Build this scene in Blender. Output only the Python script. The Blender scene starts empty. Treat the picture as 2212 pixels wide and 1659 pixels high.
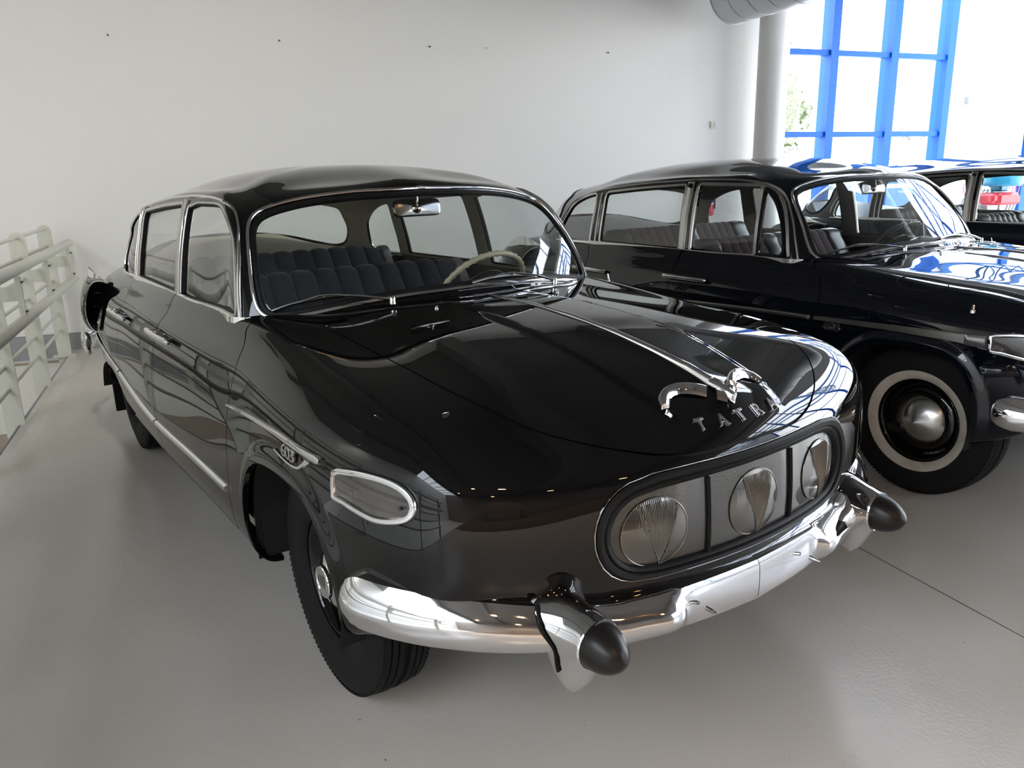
import bpy, math, random
import numpy as np
EXPOSURE = 3.45; SKY = 1.0; SUN = 0.0; LAMPS = 14.0; LAMPW = 45; FILL_W = 9
import bpy, math, random
import numpy as np
from mathutils import Vector, Matrix
random.seed(7)
rng = np.random.default_rng(7)

# ---------------------------------------------------------------- camera, world, sun, exposure
scene = bpy.context.scene
COL = scene.collection
def cam_axes(yaw, pitch, roll):
    cy, sy, cp, sp = math.cos(yaw), math.sin(yaw), math.cos(pitch), math.sin(pitch)
    f = Vector((cy*cp, sy*cp, -sp)); r = Vector((sy, -cy, 0)); u = r.cross(f)
    cr, sr = math.cos(roll), math.sin(roll)
    return cr*r+sr*u, -sr*r+cr*u, f
cd = bpy.data.cameras.new('camera'); cam = bpy.data.objects.new('camera', cd); COL.objects.link(cam)
R_, U_, F_ = cam_axes(math.radians(144.434), math.radians(14.902), math.radians(-1.411))
cam.matrix_world = Matrix(((R_.x, U_.x, -F_.x, 1.98873), (R_.y, U_.y, -F_.y, -1.59231), (R_.z, U_.z, -F_.z, 1.46468), (0, 0, 0, 1)))
cd.sensor_width = 36; cd.lens = 1700.4/2212*36; cd.clip_start = .05; cd.clip_end = 400
scene.camera = cam
vs = scene.view_settings
vs.view_transform = 'Standard'; vs.look = 'None'; vs.gamma = 1; vs.use_curve_mapping = False
vs.exposure = EXPOSURE
cy = scene.cycles
cy.max_bounces = 12; cy.diffuse_bounces = 5; cy.glossy_bounces = 5; cy.transparent_max_bounces = 24; cy.transmission_bounces = 6
cy.caustics_reflective = False; cy.caustics_refractive = False; cy.sample_clamp_indirect = 6

w = bpy.data.worlds.new('sky'); scene.world = w; w.use_nodes = True
nt = w.node_tree; nt.nodes.clear()
out = nt.nodes.new('ShaderNodeOutputWorld'); bg = nt.nodes.new('ShaderNodeBackground')
tc = nt.nodes.new('ShaderNodeTexCoord'); sep = nt.nodes.new('ShaderNodeSeparateXYZ'); rmp = nt.nodes.new('ShaderNodeValToRGB')
nt.links.new(tc.outputs['Generated'], sep.inputs[0]); nt.links.new(sep.outputs['Z'], rmp.inputs[0])
rmp.color_ramp.elements[0].position = 0; rmp.color_ramp.elements[0].color = (1, 1, .99, 1)
rmp.color_ramp.elements[1].position = .7; rmp.color_ramp.elements[1].color = (.80, .88, 1, 1)
nt.links.new(rmp.outputs[0], bg.inputs[0]); bg.inputs[1].default_value = SKY
nt.links.new(bg.outputs[0], out.inputs[0])
sd = bpy.data.lights.new('sun', 'SUN'); sd.energy = SUN; sd.angle = .01; sd.color = (1, .95, .86)
sun = bpy.data.objects.new('sun', sd); COL.objects.link(sun)
sun.rotation_euler = Vector((-.25, .55, .8)).to_track_quat('Z', 'Y').to_euler()

# room frame: U runs along the back wall to the right, V from the back wall towards the camera
AU = Vector((.2453, .9694, 0)); AV = Vector((.9694, -.2453, 0))
ROOMROT = math.atan2(.9694, .2453)
def W3(u, v, z=0): return AU*u+AV*v+Vector((0, 0, z))

# ---------------------------------------------------------------- materials
MAT = {}
def mat(name, col, rough=.5, metal=0, spec=.5, coat=0, coat_rough=.03, bump=None, noise=None, ani=0, emit=None, sheen=0):
    m = bpy.data.materials.new(name); m.use_nodes = True; n = m.node_tree; p = n.nodes['Principled BSDF']
    c = (*col, 1) if len(col) == 3 else col
    p.inputs['Base Color'].default_value = c; p.inputs['Roughness'].default_value = rough
    p.inputs['Metallic'].default_value = metal; p.inputs['Specular IOR Level'].default_value = spec
    p.inputs['Coat Weight'].default_value = coat; p.inputs['Coat Roughness'].default_value = coat_rough
    if sheen: p.inputs['Sheen Weight'].default_value = sheen; p.inputs['Sheen Roughness'].default_value = .4
    if emit: p.inputs['Emission Color'].default_value = (*emit[0], 1); p.inputs['Emission Strength'].default_value = emit[1]
    tcn = None
    def coord():
        nonlocal tcn
        if tcn is None: tcn = n.nodes.new('ShaderNodeTexCoord')
        return tcn.outputs['Object']
    if noise:                                   # (scale, colour 2, low, high)
        sc, c2, lo, hi = noise[:4]
        t = n.nodes.new('ShaderNodeTexNoise'); t.inputs['Scale'].default_value = sc; t.inputs['Detail'].default_value = 6
        n.links.new(coord(), t.inputs['Vector'])
        r = n.nodes.new('ShaderNodeValToRGB'); r.color_ramp.elements[0].position = lo; r.color_ramp.elements[1].position = hi
        r.color_ramp.elements[0].color = c; r.color_ramp.elements[1].color = (*c2, 1)
        n.links.new(t.outputs['Fac'], r.inputs[0]); n.links.new(r.outputs[0], p.inputs['Base Color'])
    if bump:                                    # (scale, strength, distance[, kind])
        kind = bump[3] if len(bump) > 3 else 'noise'
        if kind == 'wave':
            t = n.nodes.new('ShaderNodeTexWave'); t.wave_type = 'BANDS'; t.bands_direction = 'Y'; t.inputs['Scale'].default_value = bump[0]
        else:
            t = n.nodes.new('ShaderNodeTexNoise'); t.inputs['Scale'].default_value = bump[0]; t.inputs['Detail'].default_value = 4
        n.links.new(coord(), t.inputs['Vector'])
        b = n.nodes.new('ShaderNodeBump'); b.inputs['Strength'].default_value = bump[1]; b.inputs['Distance'].default_value = bump[2]
        n.links.new(t.outputs[0], b.inputs['Height']); n.links.new(b.outputs[0], p.inputs['Normal'])
    MAT[name] = m; return m

def glass(name, tint, rough=0.0, ior=1.5, extra=0.0):
    """thin pane: fresnel mix of clear and mirror"""
    m = bpy.data.materials.new(name); m.use_nodes = True; n = m.node_tree; n.nodes.clear()
    o = n.nodes.new('ShaderNodeOutputMaterial'); mx = n.nodes.new('ShaderNodeMixShader'); tr = n.nodes.new('ShaderNodeBsdfTransparent')
    gl = n.nodes.new('ShaderNodeBsdfGlossy'); fr = n.nodes.new('ShaderNodeFresnel'); ad = n.nodes.new('ShaderNodeMath')
    ad.operation = 'MULTIPLY_ADD'; ad.inputs[1].default_value = 1.6; ad.inputs[2].default_value = extra; ad.use_clamp = True
    gl.inputs['Roughness'].default_value = rough; tr.inputs[0].default_value = (*tint, 1); fr.inputs[0].default_value = ior
    ge = n.nodes.new('ShaderNodeNewGeometry'); io = n.nodes.new('ShaderNodeMapRange')   # same reflectance from both sides of the pane
    io.inputs[3].default_value = ior; io.inputs[4].default_value = 1/ior; n.links.new(ge.outputs['Backfacing'], io.inputs[0]); n.links.new(io.outputs[0], fr.inputs[0])
    n.links.new(fr.outputs[0], ad.inputs[0]); n.links.new(ad.outputs[0], mx.inputs[0])
    n.links.new(tr.outputs[0], mx.inputs[1]); n.links.new(gl.outputs[0], mx.inputs[2]); n.links.new(mx.outputs[0], o.inputs[0])
    MAT[name] = m; return m

mat('black paint', (.0030, .0030, .0033), .5, spec=0, coat=1, coat_rough=.008)
mat('midnight paint', (.0030, .0042, .0085), .5, spec=0, coat=1, coat_rough=.012)
mat('chrome', (.80, .80, .81), .045, metal=1)
mat('satin metal', (.52, .51, .49), .24, metal=1)
mat('mirror back', (.42, .40, .38), .16, metal=1)
mat('dark metal', (.05, .05, .055), .35, metal=.6)
mat('rubber', (.008, .008, .008), .5, spec=.16)
mat('cap rubber', (.013, .0115, .0105), .32, spec=.35)
mat('switch plate', (.60, .58, .50), .4)
mat('tyre rubber', (.009, .009, .009), .75, spec=.2, bump=(120, .12, .002))
mat('whitewall', (.55, .50, .43), .55, noise=(14, (.40, .35, .29), .45, .75))
mat('black void', (.004, .004, .004), .8)
mat('underseal', (.008, .008, .009), .7)
mat('navy cloth', (.012, .016, .024), .9, bump=(500, .08, .001), sheen=.12)
mat('burgundy cloth', (.040, .020, .024), .85, bump=(500, .08, .001), sheen=.12)
mat('black leather', (.018, .018, .02), .34, spec=.6, bump=(90, .15, .002))
mat('grey vinyl', (.17, .165, .155), .45, bump=(200, .1, .002))
mat('beige lining', (.36, .33, .26), .8, bump=(150, .1, .002))
mat('grey lining', (.11, .105, .095), .7, bump=(150, .1, .002))
mat('cream plastic', (.62, .56, .40), .28, spec=.5, coat=.3)
mat('dash paint', (.012, .012, .013), .35)
glass('car glass', (.90, .93, .92))
glass('window glass', (.97, .985, .99))
mat('lamp glass', (.060, .058, .050), .16, metal=.72, coat=.9, coat_rough=.02, bump=(260, .5, .003))
mat('lens glass', (.12, .118, .11), .08, metal=.85, coat=1, coat_rough=.01, bump=(60, .25, .002, 'wave'))
mat('lens dark glass', (.13, .13, .125), .1, metal=.6, coat=1, coat_rough=.01)
mat('lens line', (.20, .19, .17), .22, metal=.6)
mat('indicator lens', (.040, .034, .028), .14, coat=1, coat_rough=.03, noise=(9, (.075, .065, .056), .35, .7))
# ---------------------------------------------------------------- smooth surfaces of the car bodies
def nat_basis(tk, t, der=False):
    """cardinal weights of the natural cubic spline through knots tk, evaluated at t"""
    n = len(tk); h = np.diff(tk)
    A = np.zeros((n, n)); B = np.zeros((n, n)); A[0, 0] = A[-1, -1] = 1
    for i in range(1, n-1):
        A[i, i-1] = h[i-1]; A[i, i] = 2*(h[i-1]+h[i]); A[i, i+1] = h[i]
        B[i, i-1] = 6/h[i-1]; B[i, i] = -6/h[i-1]-6/h[i]; B[i, i+1] = 6/h[i]
    M = np.linalg.solve(A, B)
    k = np.clip(np.searchsorted(tk, t, side='right')-1, 0, n-2); H = h[k]
    a = (tk[k+1]-t)/H; b = (t-tk[k])/H
    W = ((a**3-a)*H*H/6)[:, None]*M[k]+((b**3-b)*H*H/6)[:, None]*M[k+1]
    r = np.arange(len(t)); W[r, k] += a; W[r, k+1] += b
    return W

def fold_basis(tk, t, m0, m1, pad=3):
    """spline weights with mirror continuation at the start (m0) and end (m1): (W for x and z, W for y)"""
    n = len(tk); idx = list(range(n)); te = list(tk); sg = [1]*n
    if m0:
        for i in range(1, pad+1): idx.insert(0, i); te.insert(0, 2*tk[0]-tk[i]); sg.insert(0, -1)
    if m1:
        for i in range(1, pad+1): idx.append(n-1-i); te.append(2*tk[-1]-tk[n-1-i]); sg.append(-1)
    W = nat_basis(np.array(te), t)
    Wp = np.zeros((len(t), n)); Wm = np.zeros((len(t), n))
    for j, (i, s) in enumerate(zip(idx, sg)):
        Wp[:, i] += W[:, j]; Wm[:, i] += s*W[:, j]
    return Wp, Wm

class Surf:
    """interpolating bicubic surface; net[u][v]; mirrored at y = 0 on u start, u end and v end; v start natural"""
    def __init__(s, net, disp=None):
        s.N = np.array(net, float); s.disp = disp
        du = np.linalg.norm(np.diff(s.N, axis=0), axis=2).mean(1); dv = np.linalg.norm(np.diff(s.N, axis=1), axis=2).mean(0)
        s.tu = np.concatenate([[0], np.cumsum(du)]); s.tv = np.concatenate([[0], np.cumsum(dv)])
        s.tu /= s.tu[-1]; s.tv /= s.tv[-1]
    def P(s, uv):
        uv = np.atleast_2d(uv); u = uv[:, 0]; v = uv[:, 1]
        up, um = fold_basis(s.tu, u, True, True); vp, vm = fold_basis(s.tv, v, False, True)
        X = np.empty((len(uv), 3))
        for k in (0, 2): X[:, k] = np.einsum('iu,uv,iv->i', up, s.N[:, :, k], vp, optimize=True)
        X[:, 1] = np.einsum('iu,uv,iv->i', um, s.N[:, :, 1], vm, optimize=True)
        return X if s.disp is None else s.disp(X)
    def Nrm(s, uv, e=2e-4):
        uv = np.atleast_2d(uv).astype(float)
        a = uv.copy(); b = uv.copy(); a[:, 0] = np.minimum(a[:, 0]+e, 1); b[:, 0] = np.maximum(b[:, 0]-e, 0)
        c = uv.copy(); d = uv.copy(); c[:, 1] = np.minimum(c[:, 1]+e, 1); d[:, 1] = np.maximum(d[:, 1]-e, 0)
        n = np.cross(s.P(a)-s.P(b), s.P(c)-s.P(d))
        n /= np.linalg.norm(n, axis=1)[:, None]+1e-12
        on = (uv[:, 0] < 1e-9) | (uv[:, 0] > 1-1e-9) | (uv[:, 1] > 1-1e-9)
        n[on, 1] = 0; n /= np.linalg.norm(n, axis=1)[:, None]+1e-12
        return n

def interp_spline(xs, ys, x):
    xs = np.array(xs, float); return nat_basis(xs, np.clip(np.atleast_1d(np.array(x, float)), xs[0], xs[-1])) @ np.array(ys, float)

ZCX = [-3.86, -3.7, -3.5, -3.2, -2.9, -2.4, -1.8, -1.2, -.8, -.454, -.375, -.2, -.047, .173, .433, .60, .70, .735, .762, .79, .82]
ZCZ = [.885, .95, .995, 1.03, 1.035, 1.03, 1.03, 1.035, 1.05, 1.048, 1.043, 1.038, 1.030, 1.012, .972, .932, .896, .876, .855, .832, .79]
def zc(x): return interp_spline(ZCX, ZCZ, x)

def smooth01(t): t = np.clip(t, 0, 1); return t*t*(3-2*t)

def crv(pts, n=8, closed=False):
    """Catmull-Rom through the points"""
    P = np.array(pts, float); m = len(P); out = []
    for i in range(m if closed else m-1):
        if closed: p0, p1, p2, p3 = P[(i-1) % m], P[i], P[(i+1) % m], P[(i+2) % m]
        else: p1, p2 = P[i], P[i+1]; p0 = P[i-1] if i else 2*p1-p2; p3 = P[i+2] if i+2 < m else 2*p2-p1
        for k in range(n):
            t = k/n; out.append(.5*(2*p1+(p2-p0)*t+(2*p0-5*p1+4*p2-p3)*t*t+(3*p1-p0-3*p2+p3)*t**3))
    if not closed: out.append(P[-1])
    return np.array(out)

def sdf(poly, Q):
    """signed distance of the points Q to a closed polygon, positive inside"""
    poly = np.array(poly, float); A = poly; B = np.roll(poly, -1, 0); d = np.full(len(Q), 1e9); ins = np.zeros(len(Q), bool)
    for a, b in zip(A, B):
        e = b-a; w_ = Q-a; t = np.clip((w_@e)/(e@e+1e-18), 0, 1); d = np.minimum(d, np.linalg.norm(w_-t[:, None]*e, axis=1))
        c = (a[1] > Q[:, 1]) != (b[1] > Q[:, 1])
        with np.errstate(divide='ignore', invalid='ignore'): x = (b[0]-a[0])*(Q[:, 1]-a[1])/(b[1]-a[1])+a[0]
        ins ^= c & (Q[:, 0] < x)
    return np.where(ins, d, -d)

ARCH = np.vstack([crv([(-.345, .22), (-.350, .33), (-.345, .45), (-.315, .56), (-.262, .635), (-.18, .680), (-.07, .698), (.05, .699), (.14, .688), (.205, .655), (.25, .60), (.276, .53), (.282, .45), (.272, .38), (.25, .30), (.235, .22)], 9)])
def arch_field():
    """smooth distance outside the wheel arch, on a grid"""
    pts = [(-.345, .22), (-.350, .33), (-.345, .45), (-.315, .56), (-.262, .635), (-.18, .680), (-.07, .698), (.05, .699), (.14, .688), (.205, .655), (.25, .60), (.276, .53), (.282, .45), (.272, .38), (.25, .30), (.235, .22)]
    P = crv(pts, 24); gx = np.arange(-.56, .52, .006); gz = np.arange(.18, .90, .006)
    Q = np.stack(np.meshgrid(gx, gz, indexing='ij'), -1).reshape(-1, 2); D = np.maximum(-sdf(P, Q), -.02) if False else -sdf(P, Q)
    D = D.reshape(len(gx), len(gz))
    for _ in range(3): D[1:-1, 1:-1] = .25*D[1:-1, 1:-1]+.125*(D[:-2, 1:-1]+D[2:, 1:-1]+D[1:-1, :-2]+D[1:-1, 2:])+.0625*(D[:-2, :-2]+D[2:, 2:]+D[:-2, 2:]+D[2:, :-2])
    return D
AF = arch_field()
def arch_dist(Q):
    a = (Q[:, 0]+.56)/.006; b = (Q[:, 1]-.18)/.006; i = np.clip(np.round(a).astype(int), 1, AF.shape[0]-2); j = np.clip(np.round(b).astype(int), 1, AF.shape[1]-2)
    u = np.clip(a-i, -.5, .5); v = np.clip(b-j, -.5, .5); w3 = lambda t: (.5*(.5-t)**2, .75-t*t, .5*(.5+t)**2); U = w3(u); V = w3(v)
    return sum(U[k]*V[l]*AF[i+k-1, j+l-1] for k in range(3) for l in range(3))
def body_disp(X):
    """rolled lip round the front wheel arch, and the raised centre panel of the bonnet"""
    X = bonnet_disp(X); k = np.where((np.abs(X[:, 0]) < .5) & (X[:, 2] < .84) & (np.abs(X[:, 1]) > .75))[0]
    if len(k):
        d = np.maximum(arch_dist(X[k][:, [0, 2]]), 0)
        X[k, 1] += np.sign(X[k, 1])*.012*(1-smooth01((d-.018)/.048))*smooth01((X[k, 2]-.27)/.08)
    return X

def bonnet_disp(X):
    """raised centre panel of the bonnet, with soft creases either side"""
    x, y, z = X.T; X = X.copy()
    w = np.interp(x, [-.4, -.1, .35, .62, .80], [.15, .185, .205, .19, .15])
    side = 1-smooth01((np.abs(y)-w)/.035)
    along = smooth01((x+.42)/.30)*(1-smooth01((x-.70)/.07))
    X[:, 2] += .007*side*along*(z > .7)
    return X

def body_net():
    cols = []   # lower rows r0..r8 as (x, y, z), then spine x
    def S(x, ys, zs): return [(x, a, b) for a, b in zip(ys, zs)]
    Zs = [.27, .285, .38, .50, .64, .768, .888, .938, 1.0]
    cols.append(([(.70, 0, .38), (.77, 0, .40), (.818, 0, .44), (.832, 0, .53), (.832, 0, .64), (.825, 0, .735), (.813, 0, .79), (.783, 0, .835), (.735, 0, .872)], .36))
    cols.append(([(.67, .26, .38), (.745, .265, .40), (.793, .27, .44), (.808, .275, .53), (.808, .275, .64), (.80, .272, .735), (.787, .268, .785), (.757, .26, .826), (.712, .245, .862)], .345))
    cols.append(([(.62, .46, .40), (.69, .48, .42), (.735, .497, .455), (.755, .505, .53), (.757, .507, .64), (.75, .50, .74), (.735, .487, .795), (.705, .465, .833), (.66, .435, .866)], .315))
    cols.append(([(.56, .62, .43), (.625, .655, .455), (.665, .68, .49), (.69, .69, .55), (.695, .695, .65), (.688, .688, .75), (.668, .665, .815), (.635, .635, .855), (.59, .595, .885)], .275))
    cols.append(([(.50, .74, .44), (.55, .78, .455), (.585, .81, .50), (.603, .824, .565), (.606, .828, .66), (.60, .822, .76), (.582, .802, .835), (.55, .77, .878), (.51, .72, .905)], .235))
    cols.append(([(.45, .79, .42), (.49, .83, .43), (.51, .852, .475), (.522, .866, .55), (.526, .870, .65), (.52, .863, .765), (.507, .838, .845), (.48, .80, .89), (.44, .745, .917)], .19))
    cols.append(([(.37, .83, .36), (.38, .872, .37), (.38, .897, .43), (.38, .909, .525), (.38, .913, .65), (.38, .905, .77), (.375, .875, .855), (.36, .825, .903), (.34, .755, .932)], .12))
    cols.append((S(.20, [.84, .89, .922, .938, .940, .930, .897, .843, .77], [.30, .31, .40, .51, .64, .77, .862, .915, .947]), .0))
    cols.append((S(-.05, [.85, .90, .935, .948, .947, .935, .902, .848, .78], [.27, .285, .385, .50, .64, .77, .870, .926, .960]), -.17))
    cols.append((S(-.30, [.85, .90, .938, .951, .946, .930, .893, .843, .785], [.27, .285, .38, .50, .64, .77, .882, .936, .976]), -.37))
    cols.append((S(-.55, [.85, .90, .94, .951, .943, .925, .880, .838, .792], [.27, .285, .38, .50, .64, .768, .893, .944, .992]), -.57))
    cols.append((S(-.85, [.85, .90, .941, .952, .943, .926, .885, .842, .802], [.27, .285, .38, .50, .64, .768, .891, .942, 1.0]), -.85))
    cols.append((S(-1.2, [.85, .903, .942, .954, .945, .928, .890, .846, .81], [.27, .285, .38, .50, .64, .768, .889, .940, 1.003]), -1.2))
    cols.append((S(-1.56, [.85, .905, .943, .955, .946, .929, .893, .85, .812], [.27, .285, .38, .50, .64, .768, .887, .938, 1.004]), -1.56))
    cols.append((S(-2.0, [.85, .90, .936, .947, .941, .926, .892, .85, .806], [.27, .285, .38, .50, .64, .767, .877, .932, .998]), -2.0))
    cols.append((S(-2.4, [.84, .89, .926, .936, .932, .917, .887, .845, .797], [.27, .285, .38, .50, .64, .767, .865, .922, .988]), -2.4))
    cols.append((S(-2.8, [.83, .875, .912, .926, .925, .91, .88, .832, .77], [.28, .295, .39, .50, .64, .765, .865, .928, .985]), -2.8))
    cols.append((S(-3.15, [.80, .85, .89, .905, .908, .893, .858, .805, .735], [.31, .325, .41, .51, .64, .762, .865, .93, .978]), -3.1))
    cols.append((S(-3.45, [.76, .805, .845, .866, .872, .857, .82, .765, .69], [.36, .37, .44, .53, .64, .752, .85, .912, .955]), -3.32))
    cols.append(([(-3.66, .67, .41), (-3.70, .71, .42), (-3.73, .745, .47), (-3.75, .77, .545), (-3.755, .775, .64), (-3.745, .765, .735), (-3.715, .73, .815), (-3.67, .675, .87), (-3.60, .60, .91)], -3.45))
    cols.append(([(-3.82, .44, .42), (-3.87, .46, .43), (-3.91, .475, .48), (-3.935, .485, .55), (-3.94, .487, .64), (-3.93, .48, .72), (-3.89, .46, .79), (-3.84, .43, .845), (-3.77, .385, .89)], -3.50))
    cols.append(([(-3.89, 0, .42), (-3.94, 0, .43), (-3.985, 0, .48), (-4.01, 0, .55), (-4.012, 0, .64), (-4.00, 0, .72), (-3.96, 0, .79), (-3.91, 0, .845), (-3.84, 0, .89)], -3.53))
    net = []
    for low, sx in cols:
        x8, y8, z8 = low[8]; zs = float(zc(sx)[0]); row = list(low)
        d8 = float(zc(x8)[0])-z8 if y8 > 0 else 0
        for f in (.25, .52, .78, 1.0):
            x = x8+(sx-x8)*f; y = y8*(1-f)
            row.append((x, y, float(zc(x)[0])-(d8*(y/y8)**2 if y8 > 0 else 0)))
        net.append(row)
    return net

def roof_net():
    D = [
     [(-.43, 0, 1.045), (-.545, 0, 1.160), (-.69, 0, 1.297), (-.834, 0, 1.421), (-.95, 0, 1.464), (-1.2, 0, 1.507), (-1.45, 0, 1.523)],
     [(-.475, .31, 1.035), (-.580, .30, 1.158), (-.717, .285, 1.293), (-.860, .27, 1.415), (-.97, .25, 1.459), (-1.21, .17, 1.505), (-1.48, 0, 1.524)],
     [(-.57, .57, 1.010), (-.655, .555, 1.148), (-.783, .53, 1.279), (-.915, .50, 1.397), (-1.01, .46, 1.445), (-1.23, .33, 1.498), (-1.51, 0, 1.5245)],
     [(-.67, .735, .985), (-.740, .715, 1.13), (-.838, .685, 1.26), (-.948, .636, 1.367), (-1.03, .583, 1.425), (-1.25, .41, 1.488), (-1.55, 0, 1.525)],
     [(-.72, .787, .975), (-.788, .758, 1.13), (-.870, .723, 1.27), (-.977, .687, 1.359), (-1.065, .630, 1.424), (-1.28, .45, 1.487), (-1.6, 0, 1.5255)],
     [(-.86, .795, .975), (-.930, .768, 1.13), (-1.0, .735, 1.275), (-1.11, .689, 1.394), (-1.17, .635, 1.447), (-1.35, .46, 1.494), (-1.67, 0, 1.526)],
     [(-1.2, .798, .975), (-1.24, .772, 1.13), (-1.28, .739, 1.275), (-1.34, .690, 1.405), (-1.38, .637, 1.455), (-1.48, .46, 1.50), (-1.77, 0, 1.5265)],
     [(-1.6, .798, .975), (-1.62, .772, 1.13), (-1.65, .740, 1.27), (-1.68, .690, 1.403), (-1.70, .637, 1.456), (-1.74, .46, 1.502), (-1.9, 0, 1.526)],
     [(-2.05, .79, .975), (-2.06, .765, 1.13), (-2.07, .733, 1.26), (-2.09, .689, 1.378), (-2.1, .632, 1.436), (-2.06, .46, 1.489), (-2.04, 0, 1.524)],
     [(-2.45, .785, .975), (-2.45, .762, 1.11), (-2.46, .733, 1.23), (-2.47, .69, 1.343), (-2.45, .632, 1.404), (-2.37, .46, 1.466), (-2.17, 0, 1.520)],
     [(-2.87, .765, .975), (-2.84, .742, 1.10), (-2.79, .715, 1.20), (-2.73, .68, 1.285), (-2.68, .62, 1.355), (-2.57, .45, 1.432), (-2.29, 0, 1.513)],
     [(-3.12, .70, .975), (-3.05, .675, 1.08), (-2.98, .65, 1.19), (-2.9, .605, 1.29), (-2.82, .55, 1.358), (-2.68, .40, 1.428), (-2.37, 0, 1.507)],
     [(-3.5, .48, .98), (-3.42, .46, 1.09), (-3.30, .44, 1.21), (-3.12, .41, 1.325), (-2.98, .37, 1.388), (-2.78, .27, 1.445), (-2.43, 0, 1.502)],
     [(-3.66, .24, 1.0), (-3.56, .23, 1.11), (-3.40, .22, 1.235), (-3.2, .205, 1.345), (-3.04, .185, 1.402), (-2.82, .14, 1.453), (-2.47, 0, 1.499)],
     [(-3.72, 0, 1.0), (-3.61, 0, 1.115), (-3.44, 0, 1.245), (-3.23, 0, 1.355), (-3.06, 0, 1.409), (-2.84, 0, 1.455), (-2.50, 0, 1.496)]]
    D = np.array(D); du = np.linalg.norm(np.diff(D, axis=0), axis=2).mean(1); t = np.concatenate([[0], np.cumsum(du)])
    for _ in range(10):                         # fair the two rows above the gutter
        for r in (4, 5):
            k = ((t[1:-1]-t[:-2])/(t[2:]-t[:-2]))[:, None]; D[1:-1, r] = .6*D[1:-1, r]+.4*(D[:-2, r]*(1-k)+D[2:, r]*k)
    return D
BODY = Surf(body_net(), body_disp)
ROOF = Surf(roof_net())
for S_ in (BODY, ROOF):
    S_.sign = 1; S_.sign = 1 if S_.Nrm(np.array([[.5, .35]]))[0, 1] > 0 else -1
# ---------------------------------------------------------------- mesh helpers
def setmat(o, m):
    m = MAT[m] if isinstance(m, str) else m
    if not len(o.data.materials): o.data.materials.append(None)
    o.material_slots[0].link = 'OBJECT'; o.material_slots[0].material = m

def mk(name, V, F, m, parent=None, N=None, smooth=True, mesh=None):
    if mesh is None:
        mesh = bpy.data.meshes.new(name)
        mesh.from_pydata([tuple(map(float, v)) for v in V], [], [tuple(map(int, f)) for f in F])
        if smooth: mesh.polygons.foreach_set('use_smooth', [True]*len(mesh.polygons))
        mesh.update()
        if N is not None: mesh.normals_split_custom_set_from_vertices([tuple(map(float, n)) for n in N])
        elif smooth and smooth != 'all': mesh.set_sharp_from_angle(angle=math.radians(38))
    o = bpy.data.objects.new(name, mesh); COL.objects.link(o); o.parent = parent
    if m is not None: setmat(o, m)
    return o

def tag(o, label=None, cat=None, group=None, kind=None):
    if label: o['label'] = label
    if cat: o['category'] = cat
    if group: o['group'] = group
    if kind: o['kind'] = kind
    return o

def empty(name, loc=(0, 0, 0), rz=0, label=None, cat=None, group=None, kind=None):
    o = bpy.data.objects.new(name, None); COL.objects.link(o); o.location = loc; o.rotation_euler = (0, 0, rz)
    o.empty_display_size = .2
    return tag(o, label, cat, group, kind)

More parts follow.
